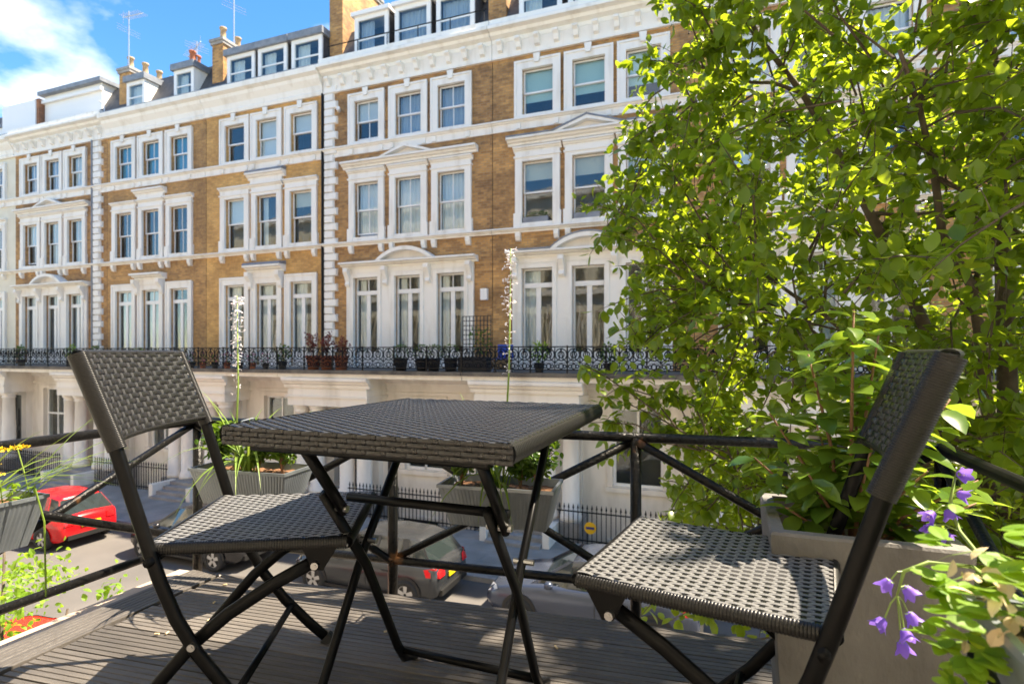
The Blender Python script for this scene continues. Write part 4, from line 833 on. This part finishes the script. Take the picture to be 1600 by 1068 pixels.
for x in (-0.80,-0.405):
    k = MB(); k.sweep([tp(x,0.915,zt),tp(x,1.045,zt-.165)],0.017,0.025,(1,0,0)); k.build('strut', F_, tb, True)
    xo = x-0.022
    k = MB(); k.sweep([tp(xo,1.00,zt-.115),tp(xo,1.16,zt-.33),tp(xo,1.30,0.085),tp(xo,1.335,0.035),tp(xo,1.40,0.008)],0.017,0.025,(1,0,0)); k.build('leg', F_, tb, True)
    k = MB(); k.tube([tp(xo-.016,1.035,zt-.155),tp(x+.016,1.035,zt-.155)],0.008,8); k.build('bolt', M['steel'], tb)
for x in (-0.875,-0.440):
    k = MB(); k.sweep([tp(x,1.47,zt),tp(x,1.22,0.36),tp(x,1.03,0.05),tp(x,0.985,0.012),tp(x,0.94,0.006)],0.017,0.025,(1,0,0)); k.build('leg', F_, tb, True)
    k = MB(); k.tube([tp(x-.02,1.235,0.385),tp(x+.03,1.235,0.385)],0.007,8); k.build('bolt', M['steel'], tb)
for x0,x1,y,z in ((-0.80,-0.405,1.06,zt-.135),(-0.822,-0.427,1.325,0.06),(-0.875,-0.44,1.035,0.07),(-0.875,-0.44,1.42,zt-.06)):
    k = MB(); k.tube([tp(x0,y,z),tp(x1,y,z)],0.0105,10); k.build('cross_bar', F_, tb, True)
for y in (0.915,1.47):
    k = MB(); k.sweep([tp(-0.93,y,zt-.004),tp(-0.385,y,zt-.004)],0.03,0.014,(0,1,0)); k.build('top_rail', F_, tb)

# ------------------------------------------------------------------ planters
def trough(name, label, c_, ang_, L_, wt, h, mt, ribs=True, group=None, wb=None, hang=None):
    # flared trough, long axis rotated by ang_; c_ = centre of its rim
    t = thing(name, label, 'planter', (c_[0],c_[1],c_[2]-h), group)
    ax = Vector((cos(ang_),sin(ang_),0)); ay = Vector((-sin(ang_),cos(ang_),0)); C = Vector(c_); wb = wb or wt*0.62; Lb = L_*0.84
    def P(u,v,z,top): return C+ax*(u*(L_ if top else Lb)/2)+ay*(v*(wt if top else wb)/2)+Vector((0,0,z))
    k = MB(); o4 = [(-1,-1),(1,-1),(1,1),(-1,1)]
    for i in range(4):
        a, b_ = o4[i], o4[(i+1)%4]
        n = int((L_ if i%2==0 else wt)/0.012) if ribs else 1
        for j in range(n):
            f0, f1 = j/n, (j+1)/n
            A = lambda f_, z, tp_: P(a[0]+(b_[0]-a[0])*f_, a[1]+(b_[1]-a[1])*f_, z, tp_)
            fm = (f0+f1)/2; out = (ax*(a[0]+b_[0])+ay*(a[1]+b_[1])).normalized()*(0.0018 if ribs else 0)
            k.add([A(f0,-h,0),A(fm,-h,0)+out,A(f1,-h,0),A(f0,0,1),A(fm,0,1)+out,A(f1,0,1)],[(0,1,4,3),(1,2,5,4)])
        # inner skin and rolled rim
        k.quad(P(a[0]*.965,a[1]*.95,0.0,1),P(b_[0]*.965,b_[1]*.95,0.0,1),P(b_[0]*.97,b_[1]*.95,-h*.9,0),P(a[0]*.97,a[1]*.95,-h*.9,0))
        k.quad(P(a[0]*1.012,a[1]*1.03,0.002,1),P(b_[0]*1.012,b_[1]*1.03,0.002,1),P(b_[0]*.965,b_[1]*.95,0.002,1),P(a[0]*.965,a[1]*.95,0.002,1))
        k.quad(P(a[0]*1.012,a[1]*1.03,-0.008,1),P(b_[0]*1.012,b_[1]*1.03,-0.008,1),P(b_[0]*1.012,b_[1]*1.03,0.002,1),P(a[0]*1.012,a[1]*1.03,0.002,1))
    k.quad(P(-1,-1,-h,0),P(-1,1,-h,0),P(1,1,-h,0),P(1,-1,-h,0)); k.build('trough', mt, t)
    s_ = MB(); nx, ny = 26, 10; vs_ = []
    for i in range(nx+1):
        for j in range(ny+1): vs_.append(P((-1+2*i/nx)*.95,(-1+2*j/ny)*.92,-0.022+0.008*random.random()-0.004,1))
    s_.add(vs_, [(i*(ny+1)+j,(i+1)*(ny+1)+j,(i+1)*(ny+1)+j+1,i*(ny+1)+j+1) for i in range(nx) for j in range(ny)]); s_.build('compost', M['soil'], t)
    if hang:
        for u in (-.6,.6):
            k = MB(); q = P(u,1 if hang[1] > 0 else -1,-.01,1); r_ = q + ay*hang[0]
            k.tube([q+Vector((0,0,-h*.8)),q,Vector((q.x,q.y,hang[2]+.02)),Vector((r_.x,r_.y,hang[2]+.024)),Vector((r_.x,r_.y,hang[2]-.03))],0.004,6); k.build('hook', M['zinc'], t)
    return t, P
def blade_strip(mb, p, d, length, w, curve, n=7):
    # strap leaf from p, rising along d then arching over
    d = Vector(d).normalized(); side = d.cross(Vector((0,0,1)));  side = side.normalized() if side.length > 1e-3 else Vector((1,0,0)); h_ = Vector((d.x,d.y,0)); h_ = h_.normalized() if h_.length > 1e-3 else Vector((1,0,0))
    rows = []; q = Vector(p); dirv = d.copy()
    for i in range(n+1):
        t_ = i/n; ww = w*(0.75+.5*t_ if t_ < .4 else max(0.02,(1-t_)/.6)*.95)
        up = side.cross(dirv)
        rows += [q-side*ww*.5+up*ww*.12, q, q+side*ww*.5+up*ww*.12]; q = q+dirv*(length/n); dirv = (dirv+Vector((h_.x*.4,h_.y*.4,-1))*(curve/n)).normalized()
    mb.add(rows, [(i*3+k,i*3+k+1,i*3+k+4,i*3+k+3) for i in range(n) for k in range(2)])
def spike(t, base, top, m_):
    base, top = Vector(base), Vector(top); k = MB(); mid = (base+top)/2+Vector((0.006,0.004,0))
    k.tube([base,mid,top],[0.0042,0.0032,0.0015],6); st = k.build('flower_stem', M['stem'], t, True)
    k = MB(); L_ = (top-base).length
    for i in range(95):
        f_ = random.random()**0.7; f_ = 0.42+0.58*f_; p = base+(top-base)*f_; r_ = 0.012+0.013*(1-abs(f_-.86)*2)*random.random(); d = rnd_dir(.3); d.z *= .5
        q = p+d.normalized()*max(.006,r_); 
        for _ in range(2): put_leaf(k, q, rnd_dir(), rnd_dir(1), random.uniform(.007,.012) if f_ > .68 else random.uniform(.004,.009))
        k.tube([p,q],0.0006,3,caps=False)
    stuff(k.build('florets', m_, st))
random.seed(21)
fa = math.atan2(0.27,2.65)
t1, P1 = trough('zinc_planter','zinc trough planter on the railing behind the woven chair back',(-1.60,1.56,DECK+0.462),fa,0.40,0.17,0.13,M['zinc'],True,'zinc trough planters hung on the railing',hang=(0.06,1,RT))
t2, P2 = trough('zinc_planter','ribbed zinc trough planter hanging behind the table legs',(-0.66,1.655,DECK+0.462),fa,0.37,0.17,0.13,M['zinc'],True,'zinc trough planters hung on the railing',hang=(0.06,1,RT))
t3, P3 = trough('zinc_planter','ribbed zinc trough with yellow flowers on the side railing',(-1.90,0.815,DECK+0.47),R(90),0.42,0.17,0.14,M['zinc'],True,'zinc trough planters hung on the railing',hang=(0.06,1,RT))
t4, P4 = trough('zinc_planter','zinc trough of bellflowers and jagged leaves on a slim stand',(0.385,0.60,DECK+0.60),R(90),0.36,0.24,0.15,M['zinc'],True)
for u in (-.8,.8):
    for v in (-.8,.8): k = MB(); q = P4(u,v,-.15,0); k.tube([(q.x,q.y,DECK+.003),(q.x,q.y,q.z)],0.008,8); k.build('stand_leg', M['iron'], t4)
for t_, P_, xs in ((t1,P1,(-.75,.1,.62)),(t2,P2,(-.72,.35,.62))):
    k = MB()
    for u in xs:
        st = MB(); c_ = P_(u,0.1,0.055,1)
        for j in range(9):
            d = rnd_dir(1.2); st.tube([P_(u,0,-.02,1),c_+d*0.03,c_+d*0.075],0.0018,4)
            for q in range(60): put_leaf(k, c_+d*random.uniform(-.02,.085)+rnd_dir()*0.03, rnd_dir(.3), rnd_dir(1), random.uniform(.018,.028))
        st.build('shrub_stem', M['brown_stem'], t_)
    stuff(k.build('box_foliage', M['box_leaf'], t_))
    for j in range(34):
        k = MB(); u = (-.15 if t_ is t1 else -.1)+random.uniform(-.22,.22); d = rnd_dir(2.0); out = -0.6 if j % 4 == 0 else 0
        d = Vector((d.x, d.y+out, d.z)); blade_strip(k, P_(u,random.uniform(-.4,.4),-.02,1), d, random.uniform(.18,.38), random.uniform(.007,.012), random.uniform(.5,2.4) if out == 0 else 3.0); k.build('strap_leaf', M['blade'], t_)
spike(t1, P1(-.38,0,-.02,1), P1(-.38,0,-.02,1)+Vector((0.010,0.0,0.645)), M['petal_white'])
spike(t2, P2(.02,0.1,-.02,1), P2(.02,0.1,-.02,1)+Vector((0.02,0.02,0.775)), M['petal_white'])
# yellow yarrow and long straps in the side trough
for j in range(16):
    k = MB(); d = Vector((random.uniform(-.2,.75),random.uniform(.1,.7),random.uniform(.35,1.0))); blade_strip(k, P3(random.uniform(.2,.9),random.uniform(-.5,.5),-.02,1), d, random.uniform(.22,.42), random.uniform(.008,.014), random.uniform(.4,1.6)); k.build('strap_leaf', M['blade'], t3)
for j in range(6):
    b0 = P3(random.uniform(.1,.95),random.uniform(-.6,.6),-.02,1); h = random.uniform(.06,.17); tpv = b0+Vector((random.uniform(-.03,.03),random.uniform(-.03,.03),h)); k = MB(); k.tube([b0,(b0+tpv)/2+Vector((.005,0,0)),tpv],0.0016,5); st = k.build('flower_stem', M['stem'], t3)
    k = MB()
    for q in range(34): a = random.uniform(0,2*pi); r_ = 0.028*math.sqrt(random.random()); put_leaf(k, tpv+Vector((r_*cos(a),r_*sin(a),.004*random.random()-r_*r_*6)), rnd_dir(.6), rnd_dir(1), .010)
    k.build('flower_head', M['petal_yellow'], st)
k = MB()
for q in range(120): put_leaf(k, P3(random.uniform(-.2,.9),random.uniform(-.8,.8),random.uniform(-.015,.04),1), rnd_dir(.3), rnd_dir(1), random.uniform(.014,.03))
stuff(k.build('low_foliage', M['shrub'], t3))
k = MB(); p = P3(.75,-.6,-.02,1); k.tube([p,p+Vector((.03,.02,.05)),p+Vector((.055,.03,-.05)),p+Vector((.062,.03,-.26))],0.0025,5); k.build('dried_stem', M['blade'], t3)
# concrete planter with camellia
cp = thing('concrete_planter','square grey concrete planter with camellia in the deck corner','planter',(0.30,1.50,DECK))
PX0,PX1,PY0,PY1,PZ = 0.10,0.455,1.29,1.645,DECK+0.50
k = MB(); w_ = 0.028
ob = [(PX0+.03,PY0+.03),(PX1-.03,PY0+.03),(PX1-.03,PY1-.03),(PX0+.03,PY1-.03)]; ot = [(PX0,PY0),(PX1,PY0),(PX1,PY1),(PX0,PY1)]; it = [(PX0+w_,PY0+w_),(PX1-w_,PY0+w_),(PX1-w_,PY1-w_),(PX0+w_,PY1-w_)]
vs_ = [(x,y,DECK+.003) for x,y in ob]+[(x,y,PZ-.006) for x,y in ot]+[(x+(.004 if x<.3 else -.004),y+(.004 if y<1.45 else -.004),PZ) for x,y in ot]+[(x,y,PZ) for x,y in it]+[(x,y,PZ-.1) for x,y in it]
k.add(vs_, [(3,2,1,0)]+[(a*4+i,a*4+(i+1)%4,(a+1)*4+(i+1)%4,(a+1)*4+i) for a in range(4) for i in range(4)]); k.build('pot', M['concrete'], cp)
k = MB(); k.quad(*[(x,y,PZ-.095) for x,y in it]); k.build('compost', M['soil_dark'], cp)
cm = thing('camellia','glossy leaved camellia growing in the concrete planter','shrub',(0.28,1.47,PZ-.095))
random.seed(5)
st = MB(); lm = bpy.data.meshes.new('camellia_leaf'); lv, lf = leaf_geo(0.54,1.0,0.22,0.28); lm.from_pydata(lv,[],lf); lm.materials.append(M['camellia']); lm.polygons.foreach_set('use_smooth',[True]*len(lm.polygons))
base = Vector((0.28,1.47,PZ-.095)); cl = []
def place_leaf(p, d, up, size, mesh, parent, name):
    o = bpy.data.objects.new(name, mesh); col.objects.link(o); o.parent = parent
    B = rot_basis(d, up).to_4x4(); o.matrix_local = Matrix.Translation(p-Vector(parent['_o'])) @ B @ Matrix.Scale(size,4)
    return o
tips = [(-.17,-.02,.26),(-.08,.04,.40),(0.0,-.04,.50),(.07,.05,.46),(.13,-.02,.36),(.20,.03,.30),(-.20,.05,.14),(.02,-.12,.22),(.12,-.10,.16),(-.10,-.10,.14),(.22,-.06,.14),(.04,.10,.34),(-.05,.12,.22),(.16,.1,.24),(-.14,-.06,.05),(.24,0,.08)]
for tx,ty,tz in tips:
    tip = base+Vector((tx,ty,tz+.07)); mid = base+Vector((tx*.45,ty*.45,(tz+.07)*.55)); st.tube([base+Vector((tx*.1,ty*.1,0)),mid,tip],[.0055,.004,.0022],6)
    n = int(17+tz*30)
    for i in range(n):
        f_ = 0.30+0.70*(i+.5)/n; p = (mid+(tip-mid)*((f_-.5)*2)) if f_ > .5 else (base+(mid-base)*f_*2)
        a = i*2.4+random.uniform(-.4,.4); d = Vector((cos(a),sin(a),random.uniform(-.35,.6)))
        cl.append((p, d, Vector((random.uniform(-.4,.4),random.uniform(-.4,.4),1)), random.uniform(.062,.094)))
st.build('stem', M['brown_stem'], cm, True)
cl.sort(key=lambda l: l[0].x**2+l[0].y**2+(l[0].z-EYE)**2)
for l in cl[:300]: place_leaf(*l, lm, cm, 'leaf')
k = MB()
for l in cl[300:]: put_leaf(k, *l, (lv, lf))
if cl[300:]: stuff(k.build('inner_foliage', M['camellia'], cm, True))
# bellflowers and jagged leaves in the near trough
def bellflower(P, d, size, parent):
    d = Vector(d).normalized(); a = d.orthogonal().normalized(); b_ = d.cross(a); k = MB(); n = 20; prof = [(0.10,0.0),(0.34,0.16),(0.44,0.42),(0.50,0.66)]
    rows = []
    for r_, z in prof: rows += [P+d*(z*size)+(a*cos(2*pi*i/n)+b_*sin(2*pi*i/n))*(r_*size) for i in range(n)]
    for i in range(n):
        tip = abs(((i/n*5) % 1)-.5)*2; r_ = 0.58+0.26*(1-tip) ; z = 0.80+0.34*(1-tip); rows.append(P+d*(z*size)+(a*cos(2*pi*i/n)+b_*sin(2*pi*i/n))*(r_*size))
    k.add(rows, [(q*n+i,q*n+(i+1)%n,(q+1)*n+(i+1)%n,(q+1)*n+i) for q in range(4) for i in range(n)]); fl = k.build('bellflower', M['petal_violet'], parent, True)
    k = MB(); k.tube([P,P+d*size*.75],size*.03,5)
    for i in range(3): e_ = (a*cos(2.1*i)+b_*sin(2.1*i)); k.tube([P+d*size*.75,P+d*size*.92+e_*size*.16],size*.026,5)
    k.build('style', M['style'], fl)
    k = MB(); 
    for i in range(5): e_ = (a*cos(1.257*i)+b_*sin(1.257*i)); put_leaf(k, P+e_*size*.05, e_+d*.5, d, size*.35)
    k.build('calyx', M['stem'], fl)
random.seed(9)
root_p = P4(.8,.3,-.02,1)
for stem_pts, fls in (
    ([root_p, Vector((0.367,1.057,DECK+0.547)), Vector((0.302,1.032,DECK+0.554)), Vector((0.267,1.019,DECK+0.540)), Vector((0.257,1.016,DECK+0.502))], [(Vector((0.248,1.012,DECK+0.527)),(-.5,.1,-.8)),(Vector((0.270,1.031,DECK+0.513)),(.6,0,-.7)),(Vector((0.239,1.009,DECK+0.467)),(-.6,-.3,-.7)),(Vector((0.279,1.045,DECK+0.468)),(.5,-.2,-.8)),(Vector((0.267,1.019,DECK+0.452)),(.2,-.5,-.8)),(Vector((0.266,1.030,DECK+0.427)),(.3,0,-1))]),
    ([root_p+Vector((-.02,.06,0)), Vector((0.397,1.196,DECK+0.563)), Vector((0.388,1.214,DECK+0.603)), Vector((0.397,1.218,DECK+0.655))], [(Vector((0.403,1.220,DECK+0.660)),(.2,-.8,.1)),(Vector((0.399,1.218,DECK+0.626)),(.7,-.3,-.2)),(Vector((0.384,1.213,DECK+0.597)),(.2,-.4,-.8)),(Vector((0.362,1.205,DECK+0.591)),(-.6,-.4,-.4)),(Vector((0.357,1.203,DECK+0.568)),(-.3,-.6,-.3)),(Vector((0.373,1.209,DECK+0.559)),(.4,-.5,-.6))])):
    k = MB(); k.tube(stem_pts,[.0032]*(len(stem_pts)-1)+[.0018],6); st = k.build('flower_stem', M['stem'], t4, True)
    for q, d in fls:
        bellflower(q, d, 0.0185, t4)
        near = min(stem_pts[1:], key=lambda s_: (s_-q).length); k = MB(); k.tube([near,(near+q)/2+Vector((0,0,.006)),q],.0013,5); k.build('flower_stalk', M['stem'], t4)
for j in range(26):
    k = MB(); d = Vector((random.uniform(-.45,.5),random.uniform(-.2,.9),random.uniform(.1,.9))); blade_strip(k, P4(random.uniform(.4,.95),random.uniform(-.2,.9),-.01,1), d, random.uniform(.08,.17), random.uniform(.005,.010), random.uniform(.8,2.5)); k.build('strap_leaf', M['blade'], t4)
jag = [(0,0,0)]; n = 7; vs_ = [(0,0,0)]
for i in range(1,n+1): f_ = i/n; w_ = 0.30*sin(pi*min(1,f_*.92))**.8; vs_ += [(f_-.04,w_*1.0,.10*w_-.15*f_*f_),(f_,w_*.80,.08*w_-.15*f_*f_),(f_,0,-.15*f_*f_),(f_,-w_*.80,.08*w_-.15*f_*f_),(f_-.04,-w_,.10*w_-.15*f_*f_)]
fs = [(0,3,2),(0,2,1),(0,4,3),(0,5,4)]
for i in range(n-1):
    a = 1+i*5; b_ = a+5; fs += [(a+1,a+2,b_+2,b_+1),(a+2,a+3,b_+3,b_+2),(a,a+1,b_+1,b_),(a+3,a+4,b_+4,b_+3)]
jm = bpy.data.meshes.new('jagged_leaf'); jm.from_pydata(vs_,[],fs); jm.materials.append(M['shrub'])
for j in range(95):
    p = P4(random.uniform(.35,1.15),random.uniform(-.5,1.25),random.uniform(-.01,.10) if j % 3 else random.uniform(-.09,.01),1)
    if j % 3 == 0: p = P4(random.uniform(.5,1.2),random.uniform(1.05,1.3),random.uniform(-.09,.02),1); a = random.uniform(0,2*pi)
    for q in (-.7,0,.7): place_leaf(p, Vector((cos(a+q),sin(a+q),random.uniform(-.1,.5))), Vector((random.uniform(-.3,.3),random.uniform(-.3,.3),1)), random.uniform(.020,.034), jm, t4, 'leaf')
k = MB()
for j in range(90): put_leaf(k, P4(random.uniform(.3,1.1),random.uniform(-.3,1.2),random.uniform(-.03,.05),1), rnd_dir(), rnd_dir(1), random.uniform(.012,.026))
stuff(k.build('dried_leaves', M['litter'], t4))

# ------------------------------------------------------------------ the tree beyond the railing
random.seed(42)
tree = thing('tree','leafy broad-leaved tree growing beyond the corner of the railing','tree',(2.35,5.75,0.0))
wood = []
def tubeobj(pts, rads, name='branch', parent=tree, n=7):
    k = MB(); k.tube(pts, rads, n); wood.append([Vector(p) for p in pts]); return k.build(name, M['bark'], parent, True)
T0 = Vector((2.35,5.75,0)); fork = Vector((2.2,5.6,4.3))
tubeobj([T0,T0+Vector((.03,-.02,1.5)),T0+Vector((-.05,-.05,3.0)),fork],[.17,.14,.125,.115],'trunk',n=12)
limbs = []
def limb(start, end, r0, r1, sag=0.25, n=8):
    s_, e_ = Vector(start), Vector(end); pts = []
    for i in range(n+1):
        f_ = i/n; p = s_+(e_-s_)*f_; p.z += sag*sin(pi*f_)*(e_-s_).length*.25; pts.append(p+rnd_dir()*0.05*sin(pi*f_))
    tubeobj(pts,[r0+(r1-r0)*(i/n)**.8 for i in range(n+1)]); limbs.append(pts); return pts
main = [((2.2,5.6,4.3),(1.9,5.4,9.4),.085,.02),((2.2,5.6,4.3),(0.1,5.0,8.6),.07,.015),((2.2,5.6,4.3),(3.6,5.4,8.8),.07,.015),((2.25,5.65,3.9),(-0.2,4.6,6.2),.055,.012),((2.2,5.6,4.2),(1.0,3.9,7.4),.06,.012),((2.25,5.68,3.7),(0.2,4.3,4.7),.05,.011),
        ((2.2,5.6,4.2),(2.7,3.7,7.0),.055,.012),((2.2,5.6,4.3),(1.0,6.9,8.0),.06,.013),((2.25,5.66,3.8),(3.8,4.3,5.6),.05,.012),((2.22,5.62,4.1),(3.6,6.8,7.4),.05,.012),((2.25,5.66,3.3),(0.4,4.4,4.2),.04,.010),((2.2,5.6,4.2),(2.8,3.2,8.6),.05,.012),((2.2,5.6,4.3),(0.2,6.4,6.6),.05,.011)]
for a, b_, r0, r1 in main: limb(a, b_, r0, r1)
for L_ in list(limbs):
    for _ in range(3):
        i = random.randint(3,7); d = rnd_dir(.25); limb(L_[i], L_[i]+d*random.uniform(.7,1.25), .018, .007, .1, 5)
lpts = [a_+(b_-a_)*f_ for L_ in limbs for a_, b_ in zip(L_[1:-1], L_[2:]) for f_ in (0,.25,.5,.75)]
crown_c = Vector((1.30,5.40,6.45)); LVS = [leaf_geo(0.66,1.0,0.20,0.22),leaf_geo(0.58,1.0,0.55,0.45),leaf_geo(0.72,1.0,-0.15,0.10),leaf_geo(0.62,1.0,0.35,-0.2)]
def in_crown(p):
    q = p-crown_c; a = abs(q.x/2.2)**2.1+abs(q.y/2.0)**2.1+abs(q.z/3.5)**2.1
    q2 = p-Vector((3.0,4.95,6.9)); b_ = abs(q2.x/1.9)**2.6+abs(q2.y/2.3)**2.6+abs(q2.z/3.5)**2.6
    q3 = p-Vector((0.45,4.45,4.05)); d_ = (q3.x/1.0)**2+(q3.y/0.9)**2+(q3.z/0.9)**2
    return min(a, b_, d_) - 0.75*noise.noise(p*0.75)
clusters = []
while len(clusters) < 1200:
    p = Vector((random.uniform(-1.1,5.0),random.uniform(2.7,7.5),random.uniform(3.0,10.4))); v = in_crown(p)
    if v < 1.0 and random.random() < 0.25+0.75*max(0,v):
        if noise.noise(Vector((p.x*0.95,p.y*0.95,p.z*1.5))) < -0.08: continue
        if all((p-c_).length > 0.18 for c_ in clusters): clusters.append(p)
leaves = []; tw = MB()
for c_ in clusters:
    q = min(random.sample(lpts, 130), key=lambda s_: (s_-c_).length_squared); d = (c_-q)
    if d.length > 0.55: q = c_-d.normalized()*0.55*random.uniform(.8,1.2)
    ln = max(.15, (c_-q).length)
    mid = (q+c_)/2+Vector((0,0,.08*ln))+rnd_dir()*.05
    path = [q,mid,c_,c_+(c_-mid).normalized()*.28+Vector((0,0,-.03))]; tw.tube(path,[.009,.0065,.0045,.0018],5)
    for s_ in range(3):
        b0 = path[1]+(path[2]-path[1])*random.random(); e0 = b0+rnd_dir(.1)*random.uniform(.15,.32); tw.tube([b0,(b0+e0)/2+Vector((0,0,.02)),e0],[.0035,.0028,.0014],4)
        for i in range(11):
            p = b0+(e0-b0)*random.uniform(.25,1.05); dd = rnd_dir(-.35); leaves.append((p+dd*.02, dd, Vector((random.uniform(-.6,.6),random.uniform(-.6,.6),1)), random.uniform(.060,.118)))
    for i in range(19):
        f_ = random.uniform(.1,1); p = path[2]+(path[3]-path[2])*f_ if i%2 else path[1]+(path[2]-path[1])*f_
        dd = rnd_dir(-.35); leaves.append((p+dd*.02, dd, Vector((random.uniform(-.6,.6),random.uniform(-.6,.6),1)), random.uniform(.060,.118)))
tw.build('twigs', M['bark'], tree)['kind'] = 'stuff'
leaves.sort(key=lambda l: l[0].x**2+l[0].y**2+(l[0].z-EYE)**2)
tms = []
for g_ in LVS:
    tm = bpy.data.meshes.new('tree_leaf'); tm.from_pydata(g_[0],[],g_[1]); tm.materials.append(M['leaf']); tm.polygons.foreach_set('use_smooth',[True]*len(tm.polygons)); tms.append(tm)
for p, d, up, s_ in leaves[:300]: place_leaf(p, d, up, s_, random.choice(tms), tree, 'leaf')
k = MB()
for p, d, up, s_ in leaves[300:]: put_leaf(k, p, d, up, s_, random.choice(LVS))
stuff(k.build('crown', M['leaf'], tree, True))

# bright shrub beyond the left railing
sh = thing('tall_shrub','bright green shrub reaching up beyond the side railing','shrub',(-4.1,1.9,0))
k = MB(); stx = MB()
for j in range(8):
    tipv = Vector((-4.1+random.uniform(-.7,.6),1.9+random.uniform(-.6,.5),random.uniform(4.0,4.75))); b0 = Vector((-4.1+random.uniform(-.1,.1),1.9+random.uniform(-.1,.1),0)); mid = (b0+tipv)/2+Vector((0,0,.4)); stx.tube([b0,mid,tipv],[.03,.02,.006],6)
    for i in range(9):
        c_ = mid+(tipv-mid)*random.uniform(.4,1.05)+rnd_dir()*.3
        for q in range(40): put_leaf(k, c_+rnd_dir()*random.uniform(.02,.17), rnd_dir(), rnd_dir(1), random.uniform(.03,.055))
stx.build('stem', M['bark'], sh, True); stuff(k.build('foliage', M['shrub'], sh))
# bits lying on the deck
random.seed(77)
for i in range(16):
    k = MB(); x, y = random.uniform(-1.8,-.2), random.uniform(.9,1.6); a = random.uniform(0,pi); l = random.uniform(.006,.016)
    k.tube([(x,y,DECK+.004),(x+cos(a)*l,y+sin(a)*l,DECK+.005)],0.0032,5); tag(k.build('fallen_bit', M['litter'], loc=(x,y,DECK)),'small dry plant scrap lying on the deck boards','plant scrap','dry scraps fallen on the deck')
for o in bpy.data.objects:
    if '_o' in o: del o['_o']
